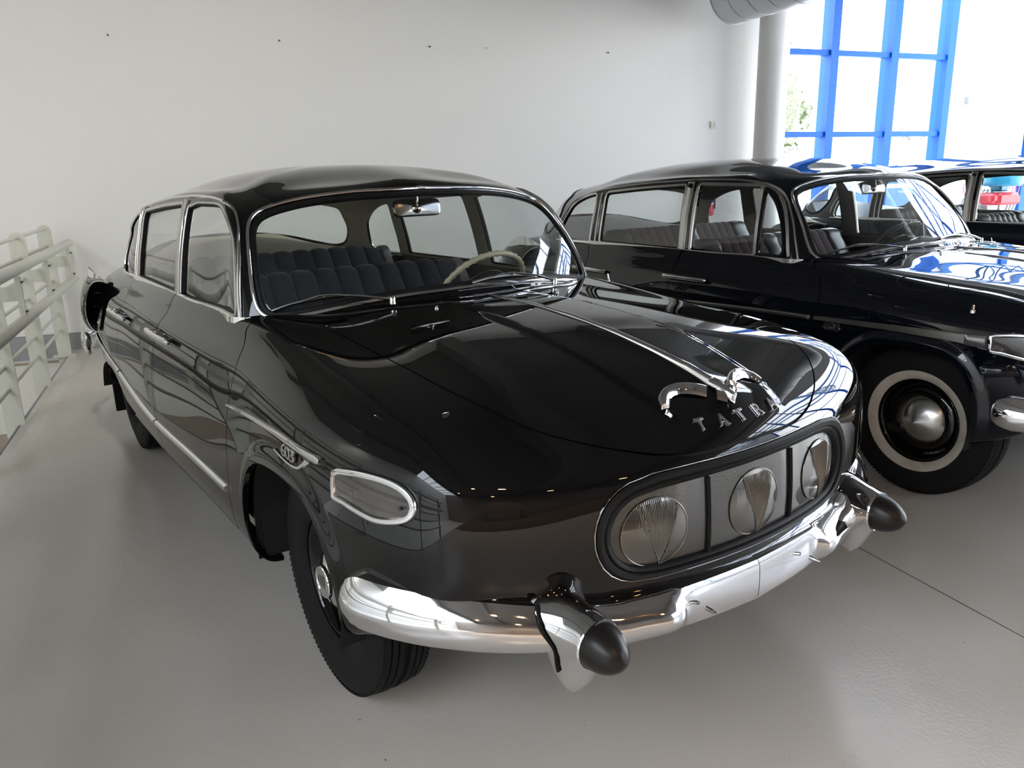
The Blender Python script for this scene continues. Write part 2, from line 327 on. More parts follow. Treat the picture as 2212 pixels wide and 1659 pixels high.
class MB:
    """collects shapes into one mesh"""
    def __init__(s): s.V = []; s.F = []
    def add(s, V, F):
        k = len(s.V); s.V += [tuple(v) for v in V]; s.F += [tuple(i+k for i in f) for f in F]; return s
    def box(s, c, d, rot=None, bev=0):
        c = np.array(c, float); h = np.array(d, float)/2
        if bev <= 0:
            V = [(x, y, z) for x in (-1, 1) for y in (-1, 1) for z in (-1, 1)]
            V = np.array(V)*h; F = [(0, 1, 3, 2), (4, 6, 7, 5), (0, 4, 5, 1), (2, 3, 7, 6), (0, 2, 6, 4), (1, 5, 7, 3)]
        else:
            b = min(bev, h.min()*.95); V = []; idx = {}
            for sx in (-1, 1):
                for sy in (-1, 1):
                    for sz in (-1, 1):
                        for a in range(3):
                            p = np.array([sx, sy, sz])*(h-b); p[a] += (sx, sy, sz)[a]*b
                            idx[(sx, sy, sz, a)] = len(V); V.append(p)
            F = []
            for a in range(3):
                o1, o2 = [(1, 2), (2, 0), (0, 1)][a]
                for sg in (-1, 1):
                    q = []
                    for s1, s2 in ((-1, -1), (1, -1), (1, 1), (-1, 1)):
                        k = [0, 0, 0]; k[a] = sg; k[o1] = s1; k[o2] = s2; q.append(idx[(*k, a)])
                    F.append(q if sg > 0 else q[::-1])
            for a in range(3):
                o1, o2 = [(1, 2), (2, 0), (0, 1)][a]
                for s1 in (-1, 1):
                    for s2 in (-1, 1):
                        k0 = [0, 0, 0]; k1 = [0, 0, 0]; k0[a] = -1; k1[a] = 1
                        for k in (k0, k1): k[o1] = s1; k[o2] = s2
                        q = [idx[(*k0, o1)], idx[(*k1, o1)], idx[(*k1, o2)], idx[(*k0, o2)]]
                        F.append(q if s1*s2 < 0 else q[::-1])
            for sx in (-1, 1):
                for sy in (-1, 1):
                    for sz in (-1, 1):
                        q = [idx[(sx, sy, sz, a)] for a in range(3)]; F.append(q if sx*sy*sz > 0 else q[::-1])
            V = np.array(V)
        if rot is not None: V = V @ np.array(rot.to_3x3()).T
        return s.add(V+c, F)
    def tube(s, path, r, n=12, caps=True, closed=False, squash=None, up=None):
        P = np.array(path, float); m = len(P); rr = np.broadcast_to(np.array(r, float), (m,))
        T = np.gradient(P, axis=0) if not closed else np.roll(P, -1, 0)-np.roll(P, 1, 0)
        T /= np.linalg.norm(T, axis=1)[:, None]+1e-12
        a = np.array(up, float) if up is not None else (np.array([0, 0, 1.]) if abs(T[0, 2]) < .9 else np.array([1., 0, 0]))
        V = []; prev = None
        for i in range(m):
            if up is not None or prev is None: q = np.cross(a, T[i])
            else: q = prev-T[i]*(prev@T[i])
            q /= np.linalg.norm(q)+1e-12; prev = q; b = np.cross(T[i], q)
            s1, s2 = (1, 1) if squash is None else squash
            for j in range(n):
                t = 2*math.pi*j/n; V.append(P[i]+rr[i]*(math.cos(t)*s1*q+math.sin(t)*s2*b))
        F = []
        for i in range(m if closed else m-1):
            i2 = (i+1) % m
            for j in range(n): F.append((i*n+j, i*n+(j+1) % n, i2*n+(j+1) % n, i2*n+j))
        if caps and not closed: F.append(tuple(range(n))[::-1]); F.append(tuple((m-1)*n+j for j in range(n)))
        return s.add(V, F)
    def lathe(s, prof, c, axis='y', n=48, closed=False):
        """profile [(radius, along)] spun round the axis"""
        V = []; m = len(prof)
        for j in range(n):
            t = 2*math.pi*j/n; ct, st = math.cos(t), math.sin(t)
            for r, h in prof:
                p = {'y': (r*ct, h, r*st), 'z': (r*ct, r*st, h), 'x': (h, r*ct, r*st)}[axis]
                V.append((p[0]+c[0], p[1]+c[1], p[2]+c[2]))
        F = []
        for j in range(n):
            j2 = (j+1) % n
            for i in range(m if closed else m-1): i2 = (i+1) % m; F.append((j*m+i, j*m+i2, j2*m+i2, j2*m+i))
        return s.add(V, F)
    def loft(s, rings, closed=True, caps=False):
        n = len(rings[0]); V = [p for r in rings for p in r]; F = []
        for i in range(len(rings)-1):
            for j in range(n if closed else n-1): j2 = (j+1) % n; F.append((i*n+j, i*n+j2, (i+1)*n+j2, (i+1)*n+j))
        if caps: F.append(tuple(range(n))[::-1]); F.append(tuple((len(rings)-1)*n+j for j in range(n)))
        return s.add(V, F)
    def prism(s, poly, o, ax, ay, an, h, h0=0):
        """flat polygon (list of 2d points) in the plane o+x*ax+y*ay, from h0 to h along an"""
        o, ax, ay, an = [np.array(k, float) for k in (o, ax, ay, an)]; n = len(poly)
        V = [o+p[0]*ax+p[1]*ay+an*h0 for p in poly]+[o+p[0]*ax+p[1]*ay+an*h for p in poly]
        F = [tuple(range(n))[::-1], tuple(range(n, 2*n))]+[(i, (i+1) % n, n+(i+1) % n, n+i) for i in range(n)]
        return s.add(V, F)
    def sphere(s, c, r, n=16, m=10, sc=(1, 1, 1)):
        prof = [(math.sin(math.pi*i/m), -math.cos(math.pi*i/m)) for i in range(m+1)]
        V = [];
        for j in range(n):
            t = 2*math.pi*j/n
            for a, h in prof: V.append((c[0]+r*sc[0]*a*math.cos(t), c[1]+r*sc[1]*a*math.sin(t), c[2]+r*sc[2]*h))
        F = [(j*(m+1)+i, ((j+1) % n)*(m+1)+i, ((j+1) % n)*(m+1)+i+1, j*(m+1)+i+1) for j in range(n) for i in range(m)]
        return s.add(V, F)
    def mirrored(s): r = MB(); r.V = [(x, -y, z) for x, y, z in s.V]; r.F = [f[::-1] for f in s.F]; return r
    def build(s, name, m, parent=None, smooth=True): return mk(name, s.V, s.F, m, parent, smooth=smooth)

def rpoly(pts, r, n=6):
    """polygon with rounded corners; r scalar or per corner"""
    P = np.array(pts, float); m = len(P); rr = np.broadcast_to(np.array(r, float), (m,)); out = []
    for i in range(m):
        a = P[i-1]-P[i]; b = P[(i+1) % m]-P[i]; la, lb = np.linalg.norm(a), np.linalg.norm(b)
        k = min(rr[i], la*.48, lb*.48)
        if k < 1e-6: out.append(P[i]); continue
        A = P[i]+a/la*k; B = P[i]+b/lb*k
        for j in range(n+1): t = j/n; out.append((1-t)**2*A+2*t*(1-t)*P[i]+t*t*B)
    return np.array(out)

# ---------------------------------------------------------------- cutting panels out of a smooth surface
def make_grid(S, nu, nv, u0=0, u1=1, v0=0, v1=1):
    us = nu if hasattr(nu, '__len__') else np.linspace(u0, u1, nu); vs1 = nv if hasattr(nv, '__len__') else np.linspace(v0, v1, nv); nu, nv = len(us), len(vs1)
    u, v = np.meshgrid(us, vs1, indexing='ij')
    uv = np.stack([u.ravel(), v.ravel()], 1); F = []
    for i in range(nu-1):
        for j in range(nv-1): F.append((i*nv+j, (i+1)*nv+j, (i+1)*nv+j+1, i*nv+j+1))
    return uv, F

def split(S, uv, F, f, keep=3):
    """cut a piece of the surface by the function f(points); returns (uv, inside faces, outside faces)"""
    val = f(S.P(uv)); pos = val >= 0; inn = []; out = []; cross = []; eid = {}
    for q in F:
        k = sum(bool(pos[i]) for i in q)
        if k == len(q): inn.append(q)
        elif k == 0: out.append(q)
        else:
            cross.append(q)
            for a, b in zip(q, q[1:]+q[:1]):
                if pos[a] != pos[b]: eid.setdefault((min(a, b), max(a, b)), len(eid))
    if not cross: return uv, inn, out
    E = np.array(list(eid.keys())); lo = uv[E[:, 0]].copy(); hi = uv[E[:, 1]].copy(); sl = pos[E[:, 0]]
    for _ in range(12):
        mid = (lo+hi)/2; pm = f(S.P(mid)) >= 0; same = pm == sl
        lo[same] = mid[same]; hi[~same] = mid[~same]
    base = len(uv); uv = np.vstack([uv, (lo+hi)/2])
    for q in cross:
        for want, dst in ((True, inn), (False, out)):
            r = []
            for a, b in zip(q, q[1:]+q[:1]):
                if bool(pos[a]) == want: r.append(a)
                if pos[a] != pos[b]: r.append(base+eid[(min(a, b), max(a, b))])
            if len(r) >= 3: dst.append(tuple(r))
    return uv, inn, out

def compact(uv, F):
    used = sorted({i for f in F for i in f}); m = {k: i for i, k in enumerate(used)}
    return uv[used], [tuple(m[i] for i in f) for f in F]

def panel_geo(S, uv, F, off=0.0, rim=.014, bulge=None):
    uv, F = compact(uv, F); N = S.Nrm(uv)*S.sign; X = S.P(uv)
    o = off if bulge is None else off+bulge(X)
    V = X+N*(o[:, None] if hasattr(o, 'shape') and np.ndim(o) else o)
    # wind the faces outward
    q = F[len(F)//2]; fn = np.cross(V[q[1]]-V[q[0]], V[q[2]]-V[q[0]])
    if fn @ N[q[0]] < 0: F = [f[::-1] for f in F]
    if rim:
        cnt = {}
        for f in F:
            for a, b in zip(f, f[1:]+f[:1]): cnt[(a, b)] = 1
        bd = [(a, b) for (a, b) in cnt if (b, a) not in cnt and not (abs(X[a, 1]) < 1e-5 and abs(X[b, 1]) < 1e-5)]
        side = {}
        for a, b in bd:
            s = np.cross(V[b]-V[a], N[a]); L = np.linalg.norm(s)
            if L > 1e-9:
                for k in (a, b): side.setdefault(k, np.zeros(3)); side[k] += s/L
        V = list(V); Nn = list(N); m = {}
        for k, s in side.items():
            s = s/(np.linalg.norm(s)+1e-9); m[k] = (len(V), len(V)+1)
            V.append(V[k]); Nn.append(s); V.append(V[k]-N[k]*rim); Nn.append(s)
        F = list(F)
        for a, b in bd:
            if a in m and b in m: F.append((m[b][0], m[a][0], m[a][1], m[b][1]))
        V = np.array(V); N = np.array(Nn)
    return V, F, N

def mirror_geo(V, F, N): return V*[1, -1, 1], [f[::-1] for f in F], N*[1, -1, 1]
def both(g):
    V, F, N = g; V2, F2, N2 = mirror_geo(V, F, N); k = len(V)
    return np.vstack([V, V2]), list(F)+[tuple(i+k for i in f) for f in F2], np.vstack([N, N2])

def locate(S, pts, axes, front=True):
    """uv of the surface points whose coordinates `axes` equal pts (Newton from the nearest grid point)"""
    pts = np.atleast_2d(np.array(pts, float)); axes = list(axes)
    key = '_g'
    if not hasattr(S, key):
        uv, _ = make_grid(S, 200, 80); S._g = (uv, S.P(uv), S.Nrm(uv)*S.sign)
    uv, X, N = S._g; miss = [k for k in range(3) if k not in axes][0]
    D = ((X[None][:, :, axes]-pts[:, None, :])**2).sum(2)
    D = D+(np.abs(N[:, miss]) < .12)[None]*.01
    if miss == 0: D = D+((X[:, 0] < -1.5) if front else (X[:, 0] > -1.5))[None]*1.0
    p = uv[D.argmin(1)].copy(); e = 1e-4
    for _ in range(14):
        f = S.P(p)[:, axes]-pts; a = S.P(p+[e, 0])[:, axes]-pts; b = S.P(p+[0, e])[:, axes]-pts
        J = np.stack([(a-f)/e, (b-f)/e], 2); det = J[:, 0, 0]*J[:, 1, 1]-J[:, 0, 1]*J[:, 1, 0]
        det = np.where(np.abs(det) < 1e-7, 1e-7, det)
        du = -(J[:, 1, 1]*f[:, 0]-J[:, 0, 1]*f[:, 1])/det; dv = -(-J[:, 1, 0]*f[:, 0]+J[:, 0, 0]*f[:, 1])/det
        p += np.clip(np.stack([du, dv], 1), -.03, .03); p = np.clip(p, 0, 1)
    return p

def on(S, pts, axes, side=1, front=True):
    """points and outward normals on the surface; side -1 is the right half"""
    pts = np.atleast_2d(np.array(pts, float)); q = pts.copy()
    sg = np.full(len(q), float(side))
    if 1 in axes:
        k = list(axes).index(1); sg = np.where(q[:, k] < 0, -1., 1.); q[:, k] = np.abs(q[:, k])
    p = locate(S, q, axes, front); X = S.P(p); N = S.Nrm(p)*S.sign
    X[:, 1] *= sg; N[:, 1] *= sg; return X, N

def strip(mb, X, N, w, h, prof=None, closed=False, base=-.003, endcap=True):
    """moulding lying on a surface: w = half width, h = height (scalars or arrays)"""
    X = np.array(X); N = np.array(N); m = len(X)
    T = np.roll(X, -1, 0)-np.roll(X, 1, 0) if closed else np.gradient(X, axis=0)
    T /= np.linalg.norm(T, axis=1)[:, None]+1e-12; L = np.cross(N, T); L /= np.linalg.norm(L, axis=1)[:, None]+1e-12
    w = np.broadcast_to(np.array(w, float), (m,)); h = np.broadcast_to(np.array(h, float), (m,))
    prof = prof or [(-1, 0), (-.92, .55), (-.6, .9), (0, 1), (.6, .9), (.92, .55), (1, 0)]
    rings = []
    for i in range(m):
        r = [X[i]+L[i]*a*w[i]+N[i]*(b*h[i]+(base if b == 0 else 0)) for a, b in prof]; rings.append(r)
    n = len(prof); V = [p for r in rings for p in r]; F = []
    for i in range(m if closed else m-1):
        i2 = (i+1) % m
        for j in range(n-1): F.append((i*n+j, i*n+j+1, i2*n+j+1, i2*n+j))
    if endcap and not closed: F.append(tuple(range(n))[::-1]); F.append(tuple((m-1)*n+j for j in range(n)))
    # outward winding
    a, b, c = [np.array(V[F[(n-1)//2][k]]) for k in range(3)]
    if np.cross(b-a, c-a) @ N[0] < 0: F = [f[::-1] for f in F]
    return mb.add(V, F)

def text_mesh(txt, size, extrude, bevel=0.0, shear=0, spacing=1.0):
    cu = bpy.data.curves.new('lettering', 'FONT'); cu.body = txt; cu.size = size; cu.extrude = extrude; cu.bevel_depth = bevel
    cu.align_x = 'CENTER'; cu.align_y = 'CENTER'; cu.shear = shear; cu.space_character = spacing; cu.resolution_u = 4
    o = bpy.data.objects.new('lettering', cu); COL.objects.link(o)
    dg = bpy.context.evaluated_depsgraph_get(); dg.update(); me = bpy.data.meshes.new_from_object(o.evaluated_get(dg))
    COL.objects.unlink(o); bpy.data.objects.remove(o); bpy.data.curves.remove(cu)
    V = np.array([v.co[:] for v in me.vertices]); F = [tuple(p.vertices) for p in me.polygons]; bpy.data.meshes.remove(me)
    return V, F
def place(V, o, ax, ay, an):
    M = np.stack([np.array(ax, float), np.array(ay, float), np.array(an, float)], 0); return np.asarray(V) @ M+np.array(o)
# ---------------------------------------------------------------- the saloons (car frame: x forward from the front axle, y left, z up)
CACHE = {}
def off_poly(P, d):
    P = np.array(P, float); T = np.roll(P, -1, 0)-np.roll(P, 1, 0); T /= np.linalg.norm(T, axis=1)[:, None]+1e-12
    area = np.sum(P[:, 0]*np.roll(P[:, 1], -1)-np.roll(P[:, 0], -1)*P[:, 1])
    return P+np.stack([T[:, 1], -T[:, 0]], 1)*(d if area > 0 else -d)
def dens(P, step=.02):
    P = np.array(P, float); out = []
    for a, b in zip(P, np.roll(P, -1, 0)):
        n = max(1, int(np.linalg.norm(b-a)/step))
        for k in range(n): out.append(a+(b-a)*k/n)
    return np.array(out)

HOOD_R = [(-.425, 0), (-.426, .30), (-.424, .55), (-.418, .60), (-.400, .625), (-.36, .631), (-.18, .630), (.0, .633), (.12, .635), (.22, .633), (.308, .628), (.40, .616), (.493, .592), (.56, .562), (.61, .525), (.66, .470), (.70, .415), (.728, .365), (.752, .315), (.773, .255), (.789, .19), (.80, .11), (.806, 0)]
HOOD = crv(HOOD_R, 4); HOOD = np.vstack([HOOD, (HOOD*[1, -1])[::-1][1:-1]])
DOOR_F = np.vstack([crv([(-.66, 1.06), (-.64, 1.0), (-.57, .95), (-.528, .90), (-.511, .84), (-.511, .70), (-.518, .50), (-.532, .39)], 4), rpoly([(-.532, .37), (-.55, .325), (-1.52, .325), (-1.54, .36)], .02, 3), [(-1.54, 1.06)]])
DOOR_R = np.vstack([[(-1.545, 1.06)], rpoly([(-1.545, .36), (-1.56, .325), (-2.37, .325), (-2.395, .36)], .02, 3), crv([(-2.402, .50), (-2.396, .66), (-2.385, .80), (-2.39, .88), (-2.415, .935), (-2.46, .985), (-2.475, 1.06)], 4)])
ARCH_REAR = crv([(-3.12, .22), (-3.10, .33), (-3.02, .43), (-2.88, .485), (-2.72, .495), (-2.56, .465), (-2.44, .40), (-2.38, .32), (-2.36, .22)], 4)
SC_HOLE = crv([(-2.835, .905), (-2.858, .82), (-2.90, .74), (-2.965, .668), (-3.03, .655), (-3.20, .69), (-3.26, .80), (-3.18, .89), (-3.0, .925), (-2.88, .928)], 4, closed=True)
def superell(a, b, n, m=72, cy_=0, cz=0, p=2.0):
    t = np.linspace(0, 2*math.pi, m, endpoint=False); c, s_ = np.cos(t), np.sin(t)
    return np.stack([cy_+a*np.sign(c)*np.abs(c)**(2/n), cz+b*np.sign(s_)*np.abs(s_)**(2/p)], 1)
def lampshape(a, zt, zb, r_, m=14):
    """stadium with slightly arched top; (y, z)"""
    zm = (zt+zb)/2; h = (zt-zb)/2; pts = []
    for t in np.linspace(-math.pi/2, math.pi/2, m): pts.append((a-r_+r_*math.cos(t)**.9 if math.cos(t) > 0 else a-r_, zm+h*math.sin(t)*.97))
    top = [(y, zt-(1-(1-(y/a)**2))*.012*0+.0) for y in np.linspace(a-r_, -(a-r_), 26)[1:-1]]
    L = [(-y, z) for y, z in pts][::-1]
    bot = [(y, zb) for y in np.linspace(-(a-r_), a-r_, 26)[1:-1]]
    P = np.array(pts+top+L+bot); arch = 1-(P[:, 0]/a)**2
    P[:, 1] += np.where(P[:, 1] > zm, .010, -.002)*arch
    return P
LAMP_OUT = lampshape(.492, .775, .526, .13)
LAMP_IN = lampshape(.447, .735, .553, .11)
INDIC = np.vstack([rpoly([(.318, .734), (.314, .790)], .0), crv([(.33, .797), (.40, .806), (.47, .808), (.52, .802), (.552, .787), (.563, .765), (.553, .742), (.52, .727), (.47, .718), (.42, .722), (.36, .732)], 4)])
WS_R = [(0, 1.066), (.20, 1.061), (.34, 1.052), (.47, 1.037), (.60, 1.016), (.672, 1.006), (.712, 1.012), (.733, 1.04), (.733, 1.10), (.721, 1.17), (.704, 1.24), (.686, 1.292), (.66, 1.330), (.62, 1.356), (.55, 1.378), (.44, 1.398), (.27, 1.413), (0, 1.419)]
WS = crv(WS_R, 4); WS = np.vstack([WS, (WS*[-1, 1])[::-1][1:-1]])
RW_R = [(0, 1.115), (.25, 1.105), (.42, 1.08), (.56, 1.04), (.64, 1.02), (.677, 1.045), (.672, 1.12), (.645, 1.20), (.605, 1.27), (.54, 1.305), (.40, 1.33), (.2, 1.342), (0, 1.345)]
RW = crv(RW_R, 4); RW = np.vstack([RW, (RW*[-1, 1])[::-1][1:-1]])
G_REAR = rpoly([(-2.362, 1.012), (-2.374, 1.325), (-2.0, 1.355), (-1.632, 1.372), (-1.596, 1.014)], [.02, .03, .3, .02, .015])
G_QUAR = np.vstack([[(-2.478, 1.005), (-2.484, 1.311)], crv([(-2.50, 1.315), (-2.60, 1.298), (-2.70, 1.262), (-2.785, 1.205), (-2.835, 1.13), (-2.852, 1.06), (-2.845, 1.02), (-2.81, 1.005)], 4)])
G_FRONT = np.vstack([rpoly([(-.762, 1.012), (-1.488, 1.012), (-1.517, 1.372)], [0, .015, .02])[1:], crv([(-1.40, 1.379), (-1.20, 1.379), (-1.10, 1.371), (-1.02, 1.350), (-.95, 1.316), (-.890, 1.262), (-.842, 1.185), (-.800, 1.10), (-.768, 1.02)], 4)])
G_FRONT_SHORT = rpoly([(-1.036, 1.018), (-1.488, 1.012), (-1.517, 1.372), (-1.062, 1.364)], [.01, .015, .02, .01])
G_VENT = np.vstack([rpoly([(-1.004, 1.022), (-1.028, 1.352)], 0), crv([(-1.0, 1.335), (-.945, 1.285), (-.885, 1.19), (-.845, 1.09), (-.838, 1.045), (-.855, 1.024)], 4)])
DRIP = [(-.735, 1.0), (-.772, 1.09), (-.812, 1.18), (-.850, 1.245), (-.890, 1.298), (-.945, 1.341), (-1.01, 1.369), (-1.10, 1.390), (-1.22, 1.401), (-1.4, 1.406), (-1.6, 1.404), (-1.9, 1.393), (-2.19, 1.372), (-2.45, 1.345), (-2.61, 1.315), (-2.74, 1.27), (-2.84, 1.20), (-2.895, 1.12), (-2.905, 1.04)]

def panels():
    """cut every panel of the body and the roof once; returns {key: (V, F, N)} for the left half"""
    G = {}
    S = BODY
    ua = np.interp([.45, -.48], *(lambda g: (g[0][::-1], g[1][::-1]))((S.P(np.stack([np.linspace(.1, .5, 80), np.full(80, .3)], 1))[:, 0], np.linspace(.1, .5, 80))))
    va = np.interp(.80, S.P(np.stack([np.full(60, ua.mean()), np.linspace(0, .6, 60)], 1))[:, 2], np.linspace(0, .6, 60))
    gu = np.concatenate([np.linspace(0, ua[0], 70)[:-1], np.linspace(ua[0], ua[1], 230)[:-1], np.linspace(ua[1], 1, 190)]); gv = np.concatenate([np.linspace(0, va, 120)[:-1], np.linspace(va, 1, 58)])
    uv, F = make_grid(S, gu, gv)
    _, ring = None, ROOF.P(np.stack([np.linspace(0, 1, 60), np.full(60, .03)], 1))[:, :2]
    cab = np.vstack([ring, (ring*[1, -1])[::-1][1:-1]])
    uv, cut, F = split(S, uv, F, lambda X: np.minimum(sdf(cab, X[:, :2])-.006, X[:, 2]-.9))
    uv, lampf, F = split(S, uv, F, lambda X: np.minimum(sdf(LAMP_OUT, X[:, 1:]), X[:, 0]-.5))
    for A in (ARCH, ARCH_REAR, SC_HOLE): uv, _, F = split(S, uv, F, lambda X: np.minimum(sdf(A, X[:, [0, 2]]), X[:, 1]-.6))
    g = .0022
    f = lambda X: np.minimum(sdf(HOOD, X[:, :2]), X[:, 2]-.7)
    uv, hood, F = split(S, uv, F, lambda X: f(X)-g); uv, _, F = split(S, uv, F, lambda X: f(X)+g)
    G['bonnet'] = panel_geo(S, uv, hood)
    for nm, D in (('front_door', DOOR_F), ('rear_door', DOOR_R)):
        f2 = lambda X: np.minimum(sdf(D, X[:, [0, 2]]), X[:, 1]-.7)
        uv, a, F = split(S, uv, F, lambda X: f2(X)-g); uv, _, F = split(S, uv, F, lambda X: f2(X)+g)
        G[nm] = panel_geo(S, uv, a)
    G['bodywork'] = panel_geo(S, uv, F)
    # dark inner shell under the gaps
    uv2, F2 = make_grid(S, 150, 50)
    uv2, _, F2 = split(S, uv2, F2, lambda X: np.minimum(sdf(off_poly(cab, -.03), X[:, :2]), X[:, 2]-.9))
    uv2, _, F2 = split(S, uv2, F2, lambda X: np.minimum(sdf(off_poly(LAMP_OUT, -.01), X[:, 1:]), X[:, 0]-.5))
    for A in (ARCH, ARCH_REAR, SC_HOLE): uv2, _, F2 = split(S, uv2, F2, lambda X: np.minimum(sdf(off_poly(A, .0), X[:, [0, 2]]), X[:, 1]-.6))
    G['inner'] = panel_geo(S, uv2, F2, off=-.016, rim=0)
    # greenhouse
    S = ROOF; uv, F = make_grid(S, 260, 84)
    k = lambda P: off_poly(P, .0)
    uv, a, F = split(S, uv, F, lambda X: np.minimum(sdf(WS, X[:, 1:])-.010, X[:, 0]+1.1)); G['windscreen'] = panel_geo(S, uv, a, off=-.004, rim=0)
    uv, a, F = split(S, uv, F, lambda X: np.minimum(sdf(RW, X[:, 1:]), -2.6-X[:, 0])); G['rear_window'] = panel_geo(S, uv, a, off=-.004, rim=0)
    lu, lF = uv, F
    for nm, Q in (('rear_glass', G_REAR), ('quarter_glass', G_QUAR), ('front_glass', G_FRONT)):
        uv, a, F = split(S, uv, F, lambda X: np.minimum(sdf(Q, X[:, [0, 2]]), X[:, 1]-.4)); G[nm] = panel_geo(S, uv, a, off=-.008, rim=0)
    G['roof'] = panel_geo(S, uv, F, rim=.016)
    uv_, low, up = split(S, uv, F, lambda X: -(X[:, 2]-1.0))
    G['lining'] = panel_geo(S, uv_, up, off=-.017, rim=0)
    # car with vent windows
    uv, F = lu, lF
    for nm, Q in (('rear_glass', G_REAR), ('quarter_glass', G_QUAR), ('front_glass_short', G_FRONT_SHORT), ('vent_glass', G_VENT)):
        uv, a, F = split(S, uv, F, lambda X: np.minimum(sdf(Q, X[:, [0, 2]]), X[:, 1]-.4)); G.setdefault(nm, panel_geo(S, uv, a, off=-.008, rim=0))
    G['roof_vent'] = panel_geo(S, uv, F, rim=.016)
    uv_, low, up = split(S, uv, F, lambda X: -(X[:, 2]-1.0)); G['lining_vent'] = panel_geo(S, uv_, up, off=-.017, rim=0)
    # indicator glass, bulged
    S = BODY; uv, F = make_grid(S, 70, 40, .12, .30, .25, .62)
    ind = off_poly(INDIC, -.006)
    uv, a, _ = split(S, uv, F, lambda X: np.minimum(sdf(ind, X[:, [0, 2]]), X[:, 1]-.6))
    G['indicator'] = panel_geo(S, uv, a, off=.003, rim=.01, bulge=lambda X: .012*np.sqrt(np.clip(sdf(ind, X[:, [0, 2]]), 0, .03)/.03))
    return G
GEO = panels()

def P(key, name, m, parent, fn=None):
    """part whose mesh is shared by all cars that use the same key"""
    if key in CACHE: return mk(name, None, None, m, parent, mesh=CACHE[key])
    r = fn()
    if isinstance(r, MB): o = r.build(name, m, parent)
    else: o = mk(name, r[0], r[1], m, parent, N=r[2])
    CACHE[key] = o.data; return o
def sides(key, name, m, parent, fn):
    """the same part on the right and the left side"""
    out_ = []
    for s_ in (-1, 1):
        def f(s_=s_):
            r = fn()
            if isinstance(r, MB): return r if s_ > 0 else r.mirrored()
            return r if s_ > 0 else mirror_geo(*r)
        par = parent[0 if s_ < 0 else 1] if isinstance(parent, (list, tuple)) else parent
        out_.append(P(key+('R' if s_ < 0 else 'L'), name, m, par, f))
    return out_
def half(mb, h):
    return h

def seat_geo(x0, z0, ztop, ylo, yhi, n, amp=.017, lean=.16, thick=.13, crown=.02):
    """bench backrest of n upright padded channels; x0 front face at the cushion"""
    prof = []   # (dx, z) round the back from the cushion line up the front face, over the top and down the back
    H = ztop-z0
    for t in np.linspace(0, 1, 12): prof.append((-lean*t+.035*math.sin(math.pi*t), z0+(H-.05)*t))
    for t in np.linspace(0, math.pi, 9)[1:]: prof.append((-lean-thick/2+thick/2*math.cos(t), z0+H-.05+.05*math.sin(t)))
    prof += [(-lean*.4-thick, z0+H*.4), (-thick*.9, z0)]
    prof = np.array(prof); T = np.gradient(prof, axis=0); Nn = np.stack([T[:, 1], -T[:, 0]], 1); Nn /= np.linalg.norm(Nn, axis=1)[:, None]
    k = 9; V = []; ys = np.linspace(ylo, yhi, n*k+1); m = len(prof)
    for j, y in enumerate(ys):
        ph = (j % k)/k if j < n*k else 0; a = amp*(abs(math.sin(math.pi*ph))**.55-1)
        e = 1-abs((y-(ylo+yhi)/2)/((yhi-ylo)/2)); cr = crown*smooth01(e*4)-crown
        for i in range(m):
            f = smooth01((i-1)/3) if i < m-3 else 0
            V.append((x0+prof[i, 0]+Nn[i, 0]*a*f, y, prof[i, 1]+Nn[i, 1]*a*f+cr*(prof[i, 1]-z0)/H))
    F = [(j*m+i, j*m+i+1, (j+1)*m+i+1, (j+1)*m+i) for j in range(n*k) for i in range(m-1)]
    F += [tuple(range(m))[::-1], tuple(n*k*m+i for i in range(m))]
    return MB().add(V, [f[::-1] for f in F])
def cushion_geo(x0, x1, z, ylo, yhi, n, amp=.012, h=.14):
    V = []; k = 7; prof = [(x0, z-h), (x0+.0, z-.03), (x0+.0, z), ((x0+x1)/2, z+.015), (x1-.04, z+.01), (x1-.005, z-.02), (x1, z-h)]
    prof = crv(prof, 4); m = len(prof)
    for j, y in enumerate(np.linspace(ylo, yhi, n*k+1)):
        a = amp*(abs(math.sin(math.pi*(j % k)/k))**.55-1)
        for p in prof: V.append((p[0], y, p[1]+(a if p[1] > z-.05 else 0)))
    F = [(j*m+i, (j+1)*m+i, (j+1)*m+i+1, j*m+i+1) for j in range(n*k) for i in range(m-1)]+[tuple(range(m)), tuple(n*k*m+i for i in range(m))[::-1]]
    return MB().add(V, [f[::-1] for f in F])

def bumper_section(s, pos, T):
    y = abs(pos[1]); Nn = np.array([T[1], -T[0], 0]); Nn /= np.linalg.norm(Nn)
    zt = np.interp(y, [0, .45, .6, .72, .82, .96], [.486, .492, .520, .545, .562, .57]); zb = np.interp(y, [0, .45, .6, .8, .96], [.370, .388, .402, .425, .43])
    k = smooth01((y-.255)/.045); lump = math.exp(-((y-.325)/.045)**2)
    b = .004+.026*k+.009*lump; zc_ = (zt+zb)/2; h = (zt-zb)/2
    endt = s
    prof = [(-.075, 1.0), (-.03, 1.0), (-.006, .93), (.25, .68), (.72, .35), (1.0, -.02), (.92, -.42), (.55, -.78), (.0, -.97), (-.03, -1.0), (-.06, -.96)]
    e = min(1.0, math.sqrt(max(0.0, 1-(1-endt)**2)))
    return [np.array(pos)*[1, 1, 0]+Nn*(a*b*e if a > 0 else a*(.4+.6*e))+np.array([0, 0, zc_+c*h*(.25+.75*e)]) for a, c in prof]
